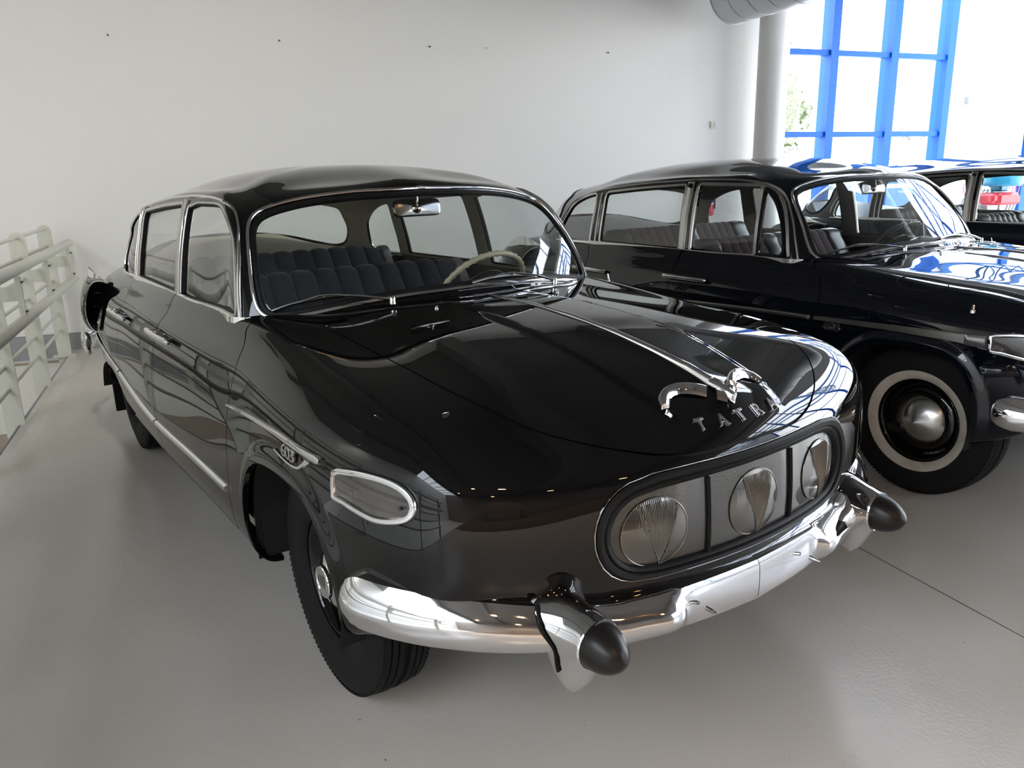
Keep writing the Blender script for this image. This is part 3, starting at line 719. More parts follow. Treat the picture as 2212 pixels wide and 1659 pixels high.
def bumper_half(y0):
    """left half of the front bumper"""
    path = crv([(.860, 0), (.856, .12), (.846, .25), (.828, .38), (.800, .49), (.768, .58), (.722, .68), (.668, .765), (.600, .835), (.53, .885), (.47, .917), (.425, .934), (.395, .944), (.375, .949)], 6)
    path[:, 0] += -.012; P_ = np.array([(a, b, 0) for a, b in path]); P_[0, 1] = y0
    T = np.gradient(P_, axis=0); T /= np.linalg.norm(T, axis=1)[:, None]
    L = np.concatenate([[0], np.cumsum(np.linalg.norm(np.diff(P_, axis=0), axis=1))]); rest = L[-1]-L
    T2 = T*[1, 1, 1]; rings = [bumper_section(min(1, r/.075), p, t) for p, t, r in zip(P_, T2, rest)]
    n = len(rings[0]); mb = MB(); V = [p for r in rings for p in r]; F = []
    for i in range(len(rings)-1):
        for j in range(n-1): F.append((i*n+j, i*n+j+1, (i+1)*n+j+1, (i+1)*n+j))
    F.append(tuple((len(rings)-1)*n+j for j in range(n)))
    F.append(tuple(range(n))[::-1])
    return mb.add(V, F)
def egg(x, top, bot, hw, n=32, cy_=.562, low=0.0):
    zc_ = (top+bot)/2; h = (top-bot)/2; R = []
    for j in range(n):
        t = 2*math.pi*j/n; c, s_ = math.cos(t), math.sin(t)
        k = smooth01((.6-s_)/.6) if low else 0
        R.append((x, cy_+(hw+(low-hw)*k)*c-(cy_-.562)*k, zc_+h*s_))
    return R
def overrider():
    return MB().loft([egg(a, b, c_, d, cy_=e, low=f) for a, b, c_, d, e, f in OVER], caps=True)
OVER = [(.655, .510, .47, .060, .575, .03), (.675, .532, .45, .082, .583, .042), (.70, .542, .40, .094, .586, .052), (.73, .543, .345, .092, .581, .057), (.757, .540, .308, .084, .574, .059), (.782, .535, .304, .076, .569, .060), (.806, .530, .330, .069, .565, .060), (.828, .526, .372, .064, .563, .060), (.842, .522, .395, .061, .562, .060), (.848, .521, .400, .061, .562, 0), (.852, .520, .402, .058, .562, 0), (.850, .516, .406, .052, .562, 0)]
def over_line():
    R = np.array(OVER); out = []
    for t in np.linspace(0, 1, 18):
        x = np.interp(t, [0, .3, .6, 1], [.724, .752, .772, .778]); r = [np.interp(x, R[:10, 0], R[:10, k]) for k in range(6)]; a = math.radians(58-78*t)
        q = np.array(egg(x, r[1], r[2], r[3], n=360, cy_=r[4], low=r[5]))[int(math.degrees(a)) % 360]; out.append(q+[.004, .003, 0])
    return out
def cap_geo():
    rows = []
    for t in np.linspace(0, 1, 12)[:-1]:
        r = (1-t**2.2)**.62; rows.append((.846+.090*t, .461+.056*r-.006*t, .461-.056*r-.006*t, .0555*r))
    rows.append((.936, .4565, .4535, .0015))
    return MB().loft([egg(*r) for r in rows], caps=True)

def tyre_geo(R=.345, w=.165, yc=0):
    # profile from inner bead round the tread to the outer bead
    half_ = [(.189, .060), (.194, .068), (.214, .078), (.238, .0835), (.264, .085), (.290, .082), (.312, .076), (.322, .0735), (.328, .070), (.335, .066)]
    tread = []
    for a, d in [(.064, 0), (.050, .002), (.0485, -.006), (.0455, -.006), (.044, .003), (.030, .004), (.0285, -.005), (.0255, -.005), (.024, .0045), (.010, .005), (.0085, -.004), (.0, -.004)]: tread.append((.340+d, a))
    prof = [(r, h) for r, h in half_]+tread; prof = prof+[(r, -h) for r, h in prof[::-1][1:]]
    return MB().lathe([(r, h+yc) for r, h in prof], (0, 0, .345), 'y', 96)
def tread_blocks(yc):
    mb = MB()
    for k in range(120):
        t = 2*math.pi*k/120
        for sy in (-1, 1):
            c = (math.cos(t)*.337, yc+sy*.0665, .345+math.sin(t)*.337)
            mb.box(c, (.006, .008, .010), Matrix.Rotation(-t, 4, 'Y'))
    return mb
WY = .765     # wheel centre plane
def wheel(car, key, x, side, kind, parent):
    """rim is the wheel itself; tyre, cap and emblem hang on it"""
    s_ = -1 if side < 0 else 1
    def fin(mb): mb.V = [(a+x, (b)*1.0, c) for a, b, c in mb.V]; return mb if s_ > 0 else mb.mirrored()
    rim = lambda: fin(MB().lathe([(.184, WY-.06), (.190, WY+.050), (.188, WY+.058), (.182, WY+.059), (.176, WY+.053), (.172, WY+.035), (.165, WY+.020), (.155, WY+.018), (.150, WY+.024), (.135, WY+.034), (.118, WY+.036), (.1, WY+.034), (.0, WY+.034)], (0, 0, .345), 'y', 64))
    w_ = P(key+'rim', 'wheel', 'black paint', parent, rim)
    P(key+'tyre', 'tyre', 'tyre rubber', w_, lambda: fin(tyre_geo(yc=WY)))
    o = P(key+'tread', 'tread_blocks', 'tyre rubber', w_, lambda: fin(tread_blocks(WY))); o['kind'] = 'stuff'
    if kind == 'plain' and key.startswith('wfR'):
        P(key+'wt', 'wheel_weight', 'switch plate', w_, lambda: fin(MB().box((.045, WY+.062, .345-.180), (.035, .008, .014), Matrix.Rotation(-.25, 4, 'Y'), bev=.003).box((.085, WY+.062, .345-.168), (.016, .008, .012), Matrix.Rotation(-.5, 4, 'Y'), bev=.003)))
    if kind == 'white':
        P(key+'wwall', 'whitewall', 'whitewall', w_, lambda: fin(MB().lathe([(.1915, WY+.066), (.196, WY+.0705), (.214, WY+.0795), (.232, WY+.0840), (.2325, WY+.078)], (0, 0, .345), 'y', 96)))
        P(key+'cone', 'hub_cap', 'satin metal', w_, lambda: fin(MB().lathe([(.113, WY+.030), (.116, WY+.040), (.114, WY+.044), (.06, WY+.072), (.004, WY+.100), (0, WY+.101)], (0, 0, .342), 'y', 64)))
    else:
        c = P(key+'cap', 'hub_cap', 'chrome', w_, lambda: fin(MB().lathe([(.104, WY+.030), (.110, WY+.038), (.106, WY+.048), (.092, WY+.062), (.072, WY+.074), (.053, WY+.080), (.050, WY+.083), (.049, WY+.092), (.046, WY+.095), (.040, WY+.095), (.038, WY+.0925), (0, WY+.0925)], (0, 0, .345), 'y', 64)))
        def emb():
            V, F = text_mesh('TATRA', .021, .0012); V = np.array(V); k = 1+.75*(1-(V[:, 0]/.037)**2).clip(0, 1); V[:, 1] *= k*1.25
            V = place(V, (x, s_*(WY+.094), .345), (-s_*1, 0, 0), (0, 0, 1), (0, s_, 0)); m = MB().add(V, F); return m
        P(key+'emb', 'emblem', 'satin metal', c, emb)
    return w_

def pleats(seat, mats): pass
# ---------------------------------------------------------------- one saloon with all its parts
def side_strip(S, pts, w, h, n=8, axes=(0, 2), **k):
    X, N = on(S, crv(pts, n) if n else pts, axes); return strip(MB(), X, N, w, h, **k)
def ring_on(S, poly, w, h, axes, step=.02, base=-.003, front=True, prof=None):
    X, N = on(S, dens(poly, step), axes, front=front); return strip(MB(), X, N, w, h, closed=True, base=base, prof=prof)
FLAT = [(-1, 0), (-.96, .8), (-.8, 1), (.8, 1), (.96, .8), (1, 0)]

def handle_geo(x0, x1, z):
    X, N = on(BODY, [((x0+x1)/2, z)], (0, 2)); y0 = X[0, 1]; mb = MB(); L = x0-x1
    mb.tube(crv([(x0-.004, y0-.01, z+.001), (x0-.004, y0+.014, z+.001), (x0+.004, y0+.031, z+.001), (x0-.05, y0+.036, z), (x0-L*.5, y0+.037, z-.001), (x0-L*.85, y0+.032, z-.003), (x1+.004, y0+.020, z-.004), (x1+.002, y0-.01, z-.004)], 6), [.009]*3+[.0085]*40, 10) if False else None
    path = crv([(x0+.0, y0-.012, z), (x0-.001, y0+.020, z), (x0-.015, y0+.033, z), (x0-.06, y0+.038, z), (x0-L*.6, y0+.037, z-.002), (x1+.03, y0+.028, z-.004), (x1+.004, y0+.012, z-.005), (x1-.006, y0-.012, z-.005)], 6)
    r = np.interp(np.linspace(0, 1, len(path)), [0, .15, .5, .85, 1], [.011, .012, .0115, .009, .008])
    mb.tube(path, r, 12, squash=(.8, 1.1))
    return mb
def handle_button(x0, z):
    X, N = on(BODY, [(x0, z)], (0, 2)); y0 = X[0, 1]
    return MB().lathe([(.0, .044), (.009, .044), (.0115, .040), (.0115, .018), (.0, .018)], (x0-.001, y0, z+.004), 'y', 20)

def wing():
    """left blade of the bonnet ornament, standing on the bonnet"""
    q_ = crv([(.722, .000, .018), (.700, .035, .020), (.670, .075, .020), (.650, .115, .019), (.648, .150, .017), (.662, .178, .014), (.684, .192, .009), (.706, .191, .003)], 6)
    X, N = on(BODY, q_[:, :2], (0, 1)); c = X+[0, 0, 1]*q_[:, 2:3]
    rings = []; n = len(c); T = np.gradient(c, axis=0); T /= np.linalg.norm(T, axis=1)[:, None]
    for i, (p, t) in enumerate(zip(c, T)):
        s_ = i/(n-1); wd = .0105*(1-.8*smooth01((s_-.72)/.28))+.001; q = np.array([t[1], -t[0], 0]); q /= np.linalg.norm(q)
        if q[0] < 0: q = -q
        dp = q_[i, 2]+.002
        rings.append([p-q*wd+[0, 0, -.004], p-q*wd*.6+[0, 0, .002], p+[0, 0, .004], p+q*wd*.6+[0, 0, .002], p+q*wd*1.0+[0, 0, -.004], p+q*wd*1.3-[0, 0, dp*.6], p+q*wd*1.5-[0, 0, dp], p-q*wd*.5-[0, 0, dp]])
    return MB().loft(rings, caps=True)

def wiper(blade, pivot, arm_mid, part):
    """blade points on the screen (y, z); pivot in car coordinates"""
    mb = MB(); X, N = on(ROOF, crv(blade, 8), (1, 2))
    if part == 'rubber': return strip(mb, X+N*.002, N, .0025, .012, base=0)
    Xb = X+N*.016
    if part == 'blade': return mb.tube(Xb, .0042, 6)
    a, n1 = on(ROOF, [arm_mid], (1, 2)); a = a[0]+n1[0]*.024
    mid = (np.array(pivot)+a)/2+[.010, 0, .006]
    mb.tube(crv([pivot, mid, a, Xb[len(Xb)//2]], 5), np.linspace(.0075, .0045, 16), 8, squash=(1, .7))
    for k in (len(Xb)//4, 3*len(Xb)//4): mb.tube([a, Xb[k]], .003, 6)
    mb.lathe([(0, .009), (.007, .009), (.010, .004), (.011, -.016), (0, -.016)], pivot, 'z', 16)
    return mb

def build_car(loc, rz, spec):
    paint = spec['paint']; vent = spec['vent']
    car = empty('saloon_car', loc, rz, spec['label'], 'car')
    P('bodywork', 'bodywork', paint, car, lambda: both(GEO['bodywork']))
    P('inner', 'inner_shell', 'underseal', car, lambda: both(GEO['inner']))
    bon = P('bonnet', 'bonnet', paint, car, lambda: both(GEO['bonnet']))
    rf = P('roofv' if vent else 'roof', 'roof', paint, car, lambda: both(GEO['roof_vent' if vent else 'roof']))
    P('lin'+('v' if vent else ''), 'roof_lining', spec['lining'], car, lambda: both(GEO['lining_vent' if vent else 'lining']))
    # glazing
    ws = P('ws', 'windscreen', 'car glass', car, lambda: both(GEO['windscreen']))
    P('wsring', 'windscreen_trim', 'chrome', ws, lambda: ring_on(ROOF, WS, .0085, .011, (1, 2)))
    for k_, (zz, ww) in enumerate(((1.419, .016), (1.066, .018))):
        P('wsclip%d' % k_, 'trim_clip', 'satin metal', ws, lambda: side_strip(ROOF, [(-ww, zz), (0, zz+.0005), (ww, zz)], .0095, .0135, n=3, axes=(1, 2)))
    P('wsrub', 'windscreen_seal', 'rubber', ws, lambda: ring_on(ROOF, off_poly(WS, -.015), .010, .006, (1, 2), base=-.01))
    rw = P('rw', 'rear_window', 'car glass', car, lambda: both(GEO['rear_window']))
    P('rwring', 'window_seal', 'rubber', rw, lambda: ring_on(ROOF, RW, .012, .007, (1, 2), front=False, base=-.012))
    doors_f = sides('front_door', 'front_door', paint, car, lambda: GEO['front_door'])
    doors_r = sides('rear_door', 'rear_door', paint, car, lambda: GEO['rear_door'])
    tag(doors_f[0]); 
    if vent:
        sides('fgs', 'door_window', 'car glass', doors_f, lambda: GEO['front_glass_short'])
        sides('vg', 'vent_window', 'car glass', doors_f, lambda: GEO['vent_glass'])
        sides('fgsf', 'window_frame', 'satin metal', doors_f, lambda: ring_on(ROOF, off_poly(G_FRONT_SHORT, .011), .011, .007, (0, 2), prof=FLAT))
        sides('vgf', 'vent_seal', 'rubber', doors_f, lambda: ring_on(ROOF, off_poly(G_VENT, .006), .009, .009, (0, 2)))
        sides('vgf2', 'vent_frame', 'satin metal', doors_f, lambda: side_strip(ROOF, [(-.79, 1.02), (-.80, 1.05), (-.835, 1.16), (-.885, 1.27), (-.935, 1.325), (-.99, 1.357), (-1.06, 1.378)], .010, .007, prof=FLAT))
    else:
        sides('fg', 'door_window', 'car glass', doors_f, lambda: GEO['front_glass'])
        sides('fgf', 'window_frame', 'satin metal', doors_f, lambda: ring_on(ROOF, off_poly(G_FRONT, .0045), .0050, .006, (0, 2), prof=FLAT))
        sides('fgs2', 'window_seal', 'rubber', doors_f, lambda: ring_on(ROOF, off_poly(G_FRONT, -.001), .004, .004, (0, 2), base=-.012))
        sides('fgc', 'window_channel', 'chrome', doors_f, lambda: side_strip(ROOF, [(-1.516, 1.012), (-1.546, 1.375)], .0065, .012, n=10))
    sides('rg', 'door_window', 'car glass', doors_r, lambda: GEO['rear_glass'])
    sides('rgf', 'window_frame', 'satin metal', doors_r, lambda: ring_on(ROOF, off_poly(G_REAR, .0085), .0085, .006, (0, 2), prof=FLAT))
    sides('rgs', 'window_seal', 'rubber', doors_r, lambda: ring_on(ROOF, off_poly(G_REAR, -.001), .005, .004, (0, 2), base=-.012))
    qg = sides('qg', 'quarter_window', 'car glass', car, lambda: GEO['quarter_glass'])
    sides('qgf', 'window_frame', 'chrome', qg, lambda: ring_on(ROOF, off_poly(G_QUAR, .007), .007, .008, (0, 2)))
    def bpil():
        X, N = on(ROOF, [(-1.556, 1.006), (-1.575, 1.2), (-1.5905, 1.392)], (0, 2)); return strip(MB(), X, N, [.024, .026, .028], .010, prof=FLAT)
    bp = sides('bpil', 'door_pillar', 'satin metal', car, bpil)
    if spec['buttons']:
        def btn():
            X, N = on(ROOF, [(-1.588, 1.372)], (0, 2)); return MB().tube([X[0]+N[0]*.004, X[0]+N[0]*.018, X[0]+N[0]*.022], [.014, .014, .006], 16)
        sides('btn', 'pillar_lamp', 'rubber', bp, btn)
    sides('cpil', 'pillar_trim', 'chrome', car, lambda: side_strip(ROOF, [(-2.412, 1.005), (-2.425, 1.325)], .0065, .011, n=10))
    sides('drip', 'drip_rail', 'chrome' if not vent else 'satin metal', car, lambda: side_strip(ROOF, DRIP, .0065, .012, n=4))
    for nm, a, b, par in (('bf', -.716, -1.532, doors_f), ('br', -1.547, -2.462, doors_r)):
        sides('belt'+nm, 'belt_moulding', 'satin metal' if vent else 'chrome', par, lambda: side_strip(ROOF, np.stack([np.linspace(a, b, 24), np.full(24, .9985)], 1), .0135, .012, n=0, prof=FLAT))
    sides('beltq', 'belt_moulding', 'chrome', car, lambda: side_strip(ROOF, np.stack([np.linspace(-2.468, -2.90, 14), np.full(14, .995)], 1), .007, .009, n=0))
    def corner():
        X, N = on(ROOF, [(-.782, 1.000), (-.766, 1.001), (-.745, 1.003), (-.722, 1.004)], (1, 2)); return strip(MB(), X, N, [.011, .011, .009, .003], .010, prof=FLAT)
    if not vent: sides('corner', 'corner_cover', 'chrome', car, corner)
    # side trim
    if spec['trim'] == 'low':
        for nm, pts, par in (('a', [(-.532, .487), (-.9, .483), (-1.2, .476), (-1.533, .470)], doors_f), ('b', [(-1.549, .470), (-1.9, .484), (-2.2, .508), (-2.388, .526)], doors_r), ('c', [(-2.405, .528), (-2.7, .556), (-3.0, .588), (-3.25, .61)], (car, car))):
            sides('sill'+nm, 'sill_moulding', 'chrome', par, lambda: side_strip(BODY, pts, .012, .013))
        sides('spear', 'fender_spear', 'chrome', car, lambda: side_strip(BODY, [(-.500, .7755), (-.28, .792), (-.04, .8015), (.10, .8005), (.18, .799), (.225, .799), (.245, .799)], np.interp(np.arange(49), [0, 16, 30, 40, 46, 48], [.004, .008, .0125, .0135, .010, .004]), .012))
        bx, bz = .064, .7725
        sides('swoosh', 'badge_bar', 'chrome', car, lambda: side_strip(BODY, [(-.040, .757), (.03, .750), (.09, .7475), (.125, .751), (.145, .762), (.165, .773), (.192, .782)], np.interp(np.arange(49), [0, 20, 34, 40, 48], [.003, .0045, .007, .010, .002]), .007))
    else:
        for nm, pts, par in (('a', [(-.545, .756), (-.9, .750), (-1.2, .741), (-1.533, .729)], doors_f), ('b', [(-1.549, .729), (-1.9, .722), (-2.2, .717), (-2.385, .716)], doors_r), ('c', [(-2.405, .716), (-2.7, .72), (-3.0, .728), (-3.3, .735)], (car, car))):
            sides('wst'+nm, 'waist_moulding', 'satin metal', par, lambda: side_strip(BODY, pts, .012, .013))
        sides('wstf', 'fender_spear', 'satin metal', car, lambda: side_strip(BODY, [(-.505, .757), (-.25, .765), (0, .770), (.2, .770), (.296, .768)], np.interp(np.arange(33), [0, 16, 32], [.011, .016, .026]), .014, prof=FLAT))
        bx, bz = -.40, .728
    for s_, sg in (('R', -1), ('L', 1)):
        def b603(sg=sg):
            V, F = text_mesh('603', .050, .003, .0008, spacing=.84); V = np.array(V); X, N = on(BODY, [(bx, bz)], (0, 2)); V[:, 0] *= 1.45
            o = X[0]+N[0]*.006; o[1] *= sg; n_ = N[0]*[1, sg, 1]
            return MB().add(place(V, o, (-sg, 0, 0), (0, 0, 1), n_), F)
        P('b603'+s_+str(vent), 'model_badge', 'satin metal', car, b603)
    # indicators, handles
    bz_ = sides('indb', 'indicator_lamp', 'chrome', car, lambda: ring_on(BODY, off_poly(INDIC, .001), .0095, .013, (0, 2), step=.012))
    sides('ind', 'indicator_lens', 'indicator lens', bz_, lambda: GEO['indicator'])
    def indscrew():
        X, N = on(BODY, [(.540, .762)], (0, 2)); return MB().tube([X[0]+N[0]*.010, X[0]+N[0]*.0185], .0045, 10)
    sides('inds', 'screw', 'dark metal', bz_, indscrew)
    hf = sides('hanf', 'door_handle', 'chrome', doors_f, lambda: handle_geo(-1.495, -1.275, .868))
    hr = sides('hanr', 'door_handle', 'chrome', doors_r, lambda: handle_geo(-2.395, -2.165, .843))
    # bonnet furniture
    def spear_top():
        x = np.array([-.385, -.36, -.25, -.1, .1, .3, .45, .58, .66, .70]); X, N = on(BODY, np.stack([x, np.zeros(len(x))], 1), (0, 1)); N[:, 1] = 0; X[:, 1] = 0
        wd = np.interp(x, [-.385, -.36, 0, .4, .7], [.001, .005, .0075, .0105, .013]); ht = np.interp(x, [-.385, -.36, .45, .66, .70], [.003, .006, .010, .020, .026])
        mb = strip(MB(), X, N, wd, ht)
        return mb.loft([[(p[0], a*wd_, p[2]+c) for a, c in [(-1, -.006), (-.9, .004), (-.5, .010), (0, .0125), (.5, .010), (.9, .004), (1, -.006), (.5, -.010), (-.5, -.010)]] for p, wd_ in (((.66, 0, .925), .0125), ((.70, 0, .917), .0135), ((.722, 0, .909), .013), ((.736, 0, .902), .010), ((.742, 0, .898), .004))], caps=True)
    sp = P('spear_top', 'bonnet_spear', 'chrome', bon, spear_top)
    for s_ in ('L', 'R'): P('wing'+s_, 'ornament_wing', 'chrome', bon, lambda: wing() if s_ == 'L' else wing().mirrored())
    for i, (ch, y) in enumerate(zip('TATRA', (-.138, -.068, .0, .070, .140))):
        def letter():
            X, N = on(BODY, [(y, .853)], (1, 2)); V, F = text_mesh(ch, .043, .0025, .0006); n_ = N[0]; ay = np.array([0, 0, 1.])-n_*n_[2]; ay /= np.linalg.norm(ay); ax = np.cross(ay, n_)
            V = np.array(V); V[:, 0] *= 1.2; V[:, 1] *= 1.15; return MB().add(place(V, X[0]+n_*.003, ax, ay, n_), F)
        P('let%d' % i, 'letter', 'chrome', bon, letter)
    def nozzle(y):
        X, N = on(BODY, [(-.30, y)], (0, 1)); c = X[0]; return MB().lathe([(.007, -.002), (.007, .002), (.004, .004), (.0055, .007), (.004, .010), (0, .011)], c, 'z', 14)
    sides('noz', 'washer_nozzle', 'chrome', bon, lambda: nozzle(.262))
    for nm, *wa in (('wipR', [(-.695, 1.028), (-.650, 1.044), (-.597, 1.056), (-.54, 1.064), (-.475, 1.067)], (-.436, -.355, 1.060), (-.54, 1.068)), ('wipL', [(-.02, 1.074), (.05, 1.081), (.12, 1.083), (.19, 1.080), (.26, 1.074)], (-.436, .360, 1.058), (.17, 1.084))):
        wo = P(nm, 'wiper', 'chrome', car, lambda: wiper(*wa, 'arm'))
        P(nm+'b', 'wiper_blade', 'satin metal', wo, lambda: wiper(*wa, 'blade')); P(nm+'r', 'wiper_rubber', 'rubber', wo, lambda: wiper(*wa, 'rubber'))
    P('ant', 'antenna_stub', 'chrome', car, lambda: MB().tube([(-.60, .80, .985), (-.60, .80, .995), (-.60, .80, 1.003), (-.605, .80, 1.03)], [.012, .009, .004, .0015], 10))
    if vent:
        def fuel():
            t = np.linspace(0, 2*math.pi, 48, endpoint=False); X, N = on(BODY, np.stack([-.07+.115*np.cos(t), .79+.052*np.sin(t)], 1), (0, 1)); return MB().tube(X+N*.0005, .0022, 5, closed=True)
        P('fuel', 'filler_flap', 'black void', car, lambda: fuel().mirrored())
        def knob():
            X, N = on(BODY, [(.215, .872)], (0, 2)); return MB().tube([X[0], X[0]+[0, -.0, .012], X[0]+[0, 0, .014], X[0]+[0, 0, .034]], [.012, .010, .007, .007], 12)
        P('knob', 'side_marker', 'chrome', car, lambda: knob().mirrored())
    # headlamps
    def lamp_surround():
        po, pi_ = dens(LAMP_OUT, .015), None
        n = len(po); t = np.linspace(0, 1, n, endpoint=False)
        def resample(Q, m):
            Q = np.vstack([Q, Q[:1]]); L = np.concatenate([[0], np.cumsum(np.linalg.norm(np.diff(Q, axis=0), axis=1))]); s_ = np.linspace(0, L[-1], m, endpoint=False)
            return np.stack([np.interp(s_, L, Q[:, k]) for k in (0, 1)], 1)
        m = 150; A = resample(LAMP_OUT, m); B = resample(LAMP_IN, m); rings = []
        for f, d in ((0, -.004), (.04, .006), (.18, .010), (.42, .006), (.52, -.002), (.62, .001), (.80, -.002), (.95, -.010), (1, -.022)):
            X, N = on(BODY, A*(1-f)+B*f, (1, 2)); rings.append(list(X+N*d))
        return MB().loft(rings)
    ls = P('lampsur', 'lamp_surround', 'rubber', car, lamp_surround)
    P('lamprim', 'lamp_bead', 'chrome', ls, lambda: ring_on(BODY, off_poly(LAMP_OUT, .002), .0018, .004, (1, 2)))
    def lampglass(k):
        y0, y1 = ((-.46, -.169), (-.161, .161), (.169, .46))[k]
        uv, F = make_grid(BODY, 90, 60, 0, .16, .12, .60) if False else make_grid(BODY, 130, 90, 0, .22, .10, .62)
        fa = lambda X: np.minimum(np.minimum(sdf(off_poly(LAMP_IN, .004), X[:, 1:]), X[:, 0]-.5), np.minimum(X[:, 1]-max(y0, -1), y1-X[:, 1]) if k != 1 else .161-X[:, 1])
        if k == 0: fa = lambda X: np.minimum(np.minimum(sdf(off_poly(LAMP_IN, .004), X[:, 1:]), X[:, 0]-.5), np.minimum(X[:, 1]-.169, .46-X[:, 1]))
        uv, a, _ = split(BODY, uv, F, fa); g = panel_geo(BODY, uv, a, off=-.014, rim=0)
        return both(g) if k == 1 else (mirror_geo(*g) if k == 0 else g)
    for k, (yc, r_) in enumerate(((-.327, .098), (.004, .100), (.327, .098))):
        g = P('lampg%d' % k, 'headlamp', 'lamp glass', ls, lambda: lampglass(k))
        def lens(part):
            mb = MB(); X, N = on(BODY, [(yc, .636)], (1, 2)); n_ = N[0]; up = np.array([0, 0, 1.])-n_*n_[2]; up /= np.linalg.norm(up); lt = np.cross(up, n_)
            V = []; idx = {}; M_ = 40
            def pt(a, b, e=0):   # disc coordinates -> slightly domed point
                X2, N2 = on(BODY, [(yc+a*r_*.96, .636+b*r_*.88)], (1, 2)); rr = min(1, a*a+b*b); return X2[0]+N2[0]*(-.012+.010*(1-rr)+e)
            if part == 'disc':
                Q = [(0, 0)]+[(q/6*math.cos(t), q/6*math.sin(t)) for q in range(1, 7) for t in np.linspace(0, 2*math.pi, M_, endpoint=False)]
                X2, N2 = on(BODY, [(yc+a*r_*.96, .636+b*r_*.88) for a, b in Q], (1, 2)); rr = np.array([a*a+b*b for a, b in Q]); VV = X2+N2*(-.012+.010*(1-rr))[:, None]
                F = [(0, 1+j, 1+(j+1) % M_) for j in range(M_)]
                for q in range(5):
                    for j in range(M_): F.append((1+q*M_+j, 1+(q+1)*M_+j, 1+(q+1)*M_+(j+1) % M_, 1+q*M_+(j+1) % M_))
                return mb.add(VV, F)
            if part == 'ribs':
                for a in np.linspace(-.50, .62, 24):
                    c0, c1 = -.86, .86; b1 = min(c1, math.sqrt(max(0, 1-a*a))*.97); b0 = -b1
                    # fan shaped ribbed band narrowing to the foot
                    b0 = max(b0, -.95+abs(a-.12)*1.9)
                    if b1-b0 < .1: continue
                    pts = [(yc+a*r_*.96*(.55+.45*(b+1)/2), .636+b*r_*.88) for b in np.linspace(b0, b1, 7)]
                    X2, N2 = on(BODY, pts, (1, 2)); rr = np.array([((p[0]-yc)/r_)**2+((p[1]-.636)/r_)**2 for p in pts]); mb.tube(X2+N2*(-.0115+.010*(1-np.minimum(rr, 1)))[:, None], .0011, 4)
                return mb
            for lo, hi in (((-.50, .92), (.10, -.97)), ((.70, .70), (.14, -.97))):
                pts = [(yc+(lo[0]+(hi[0]-lo[0])*t)*r_*.96, .636+(lo[1]+(hi[1]-lo[1])*t)*r_*.88) for t in np.linspace(0, 1, 9)]; X2, N2 = on(BODY, pts, (1, 2))
                rr = np.array([((p[0]-yc)/r_)**2+((p[1]-.636)/r_)**2 for p in pts]); mb.tube(X2+N2*(-.011+.010*(1-np.minimum(rr, 1)))[:, None], .0012, 5)
            t = np.linspace(0, 2*math.pi, 60, endpoint=False); X2, N2 = on(BODY, np.stack([yc+np.cos(t)*r_*.96, .636+np.sin(t)*r_*.88], 1), (1, 2))
            return mb.tube(X2+N2*-.0115, .0016, 5, closed=True)
        ln = P('lens%d' % k, 'lamp_lens', 'lens glass', g, lambda: lens('disc'))
        P('lensr%d' % k, 'lens_ribs', 'lens line', g, lambda: lens('ribs'))
        P('lensl%d' % k, 'lens_edge', 'lens line', g, lambda: lens('lines'))
    for s_ in ('L', 'R'):
        def divider(sg=(1 if s_ == 'L' else -1)):
            X, N = on(BODY, [(sg*.165, z) for z in np.linspace(.550, .742, 10)], (1, 2)); return MB().tube(X-N*.010, .0055, 8)
        P('div'+s_, 'lamp_divider', 'rubber', ls, divider)
    # bumper
    for s_ in ('R', 'L'):
        b = P('bump'+s_, 'front_bumper', 'chrome', car, lambda: bumper_half(.0012) if s_ == 'L' else bumper_half(.0012).mirrored())
        sg = 1 if s_ == 'L' else -1
        P('bolt'+s_, 'plate_bolt', 'satin metal', b, lambda: MB().lathe([(0, .012), (.006, .012), (.006, -.01), (0, -.01)], (.866, sg*.212, .425), 'x', 8).lathe([(0, .022), (.0035, .022), (.0035, .0)], (.866, sg*.212, .425), 'x', 8))
        o = P('over'+s_, 'overrider', 'chrome', car, lambda: overrider() if s_ == 'L' else overrider().mirrored())
        P('cap'+s_, 'overrider_cap', 'cap rubber', o, lambda: cap_geo() if s_ == 'L' else cap_geo().mirrored())
        def gasket():
            mb = MB().tube(over_line(), .0042, 8); return mb if sg > 0 else mb.mirrored()
        P('gask'+s_, 'overrider_gasket', 'rubber', o, gasket)
    def rear_bumper():
        path = crv([(-3.50, .925), (-3.62, .925), (-3.76, .885), (-3.90, .76), (-4.0, .56), (-4.06, .30), (-4.08, 0)], 6)
        P_ = np.array([(a, b, .50) for a, b in path]); mb = MB(); h = MB().tube(P_, [.03]+[.055]*(len(P_)-1), 14, squash=(.45, 1.35)); mb.add(h.V, h.F); h = h.mirrored(); return mb.add(h.V, h.F)
    P('rbump', 'rear_bumper', 'chrome', car, rear_bumper)
    # rear intake scoop
    RIM = crv([(-2.835, .850, .925), (-2.87, .882, .948), (-2.98, .915, .935), (-3.06, .935, .885), (-3.10, .950, .82), (-3.13, .957, .745), (-3.12, .952, .69), (-3.04, .940, .655), (-2.97, .925, .662), (-2.905, .915, .735), (-2.86, .900, .81), (-2.838, .876, .88)], 4, closed=True)
    def scoop():
        cen = RIM.mean(0); rings = []
        for t, k, dy in ((0, .985, 0), (.01, 1.0, 0), (.07, 1.09, .004), (.2, 1.20, .004), (.4, 1.16, -.006), (.62, .98, -.035), (.83, .68, -.08), (1, .25, -.13)):
            rings.append([(p[0]*(1-t)+(-3.62)*t+(0 if t else 0), cen[1]+(p[1]-cen[1])*k+dy, cen[2]+(p[2]-cen[2])*min(k, 1.04)) for p in RIM])
        return MB().loft(rings)
    sc = sides('scoop', 'intake_scoop', paint, car, scoop)
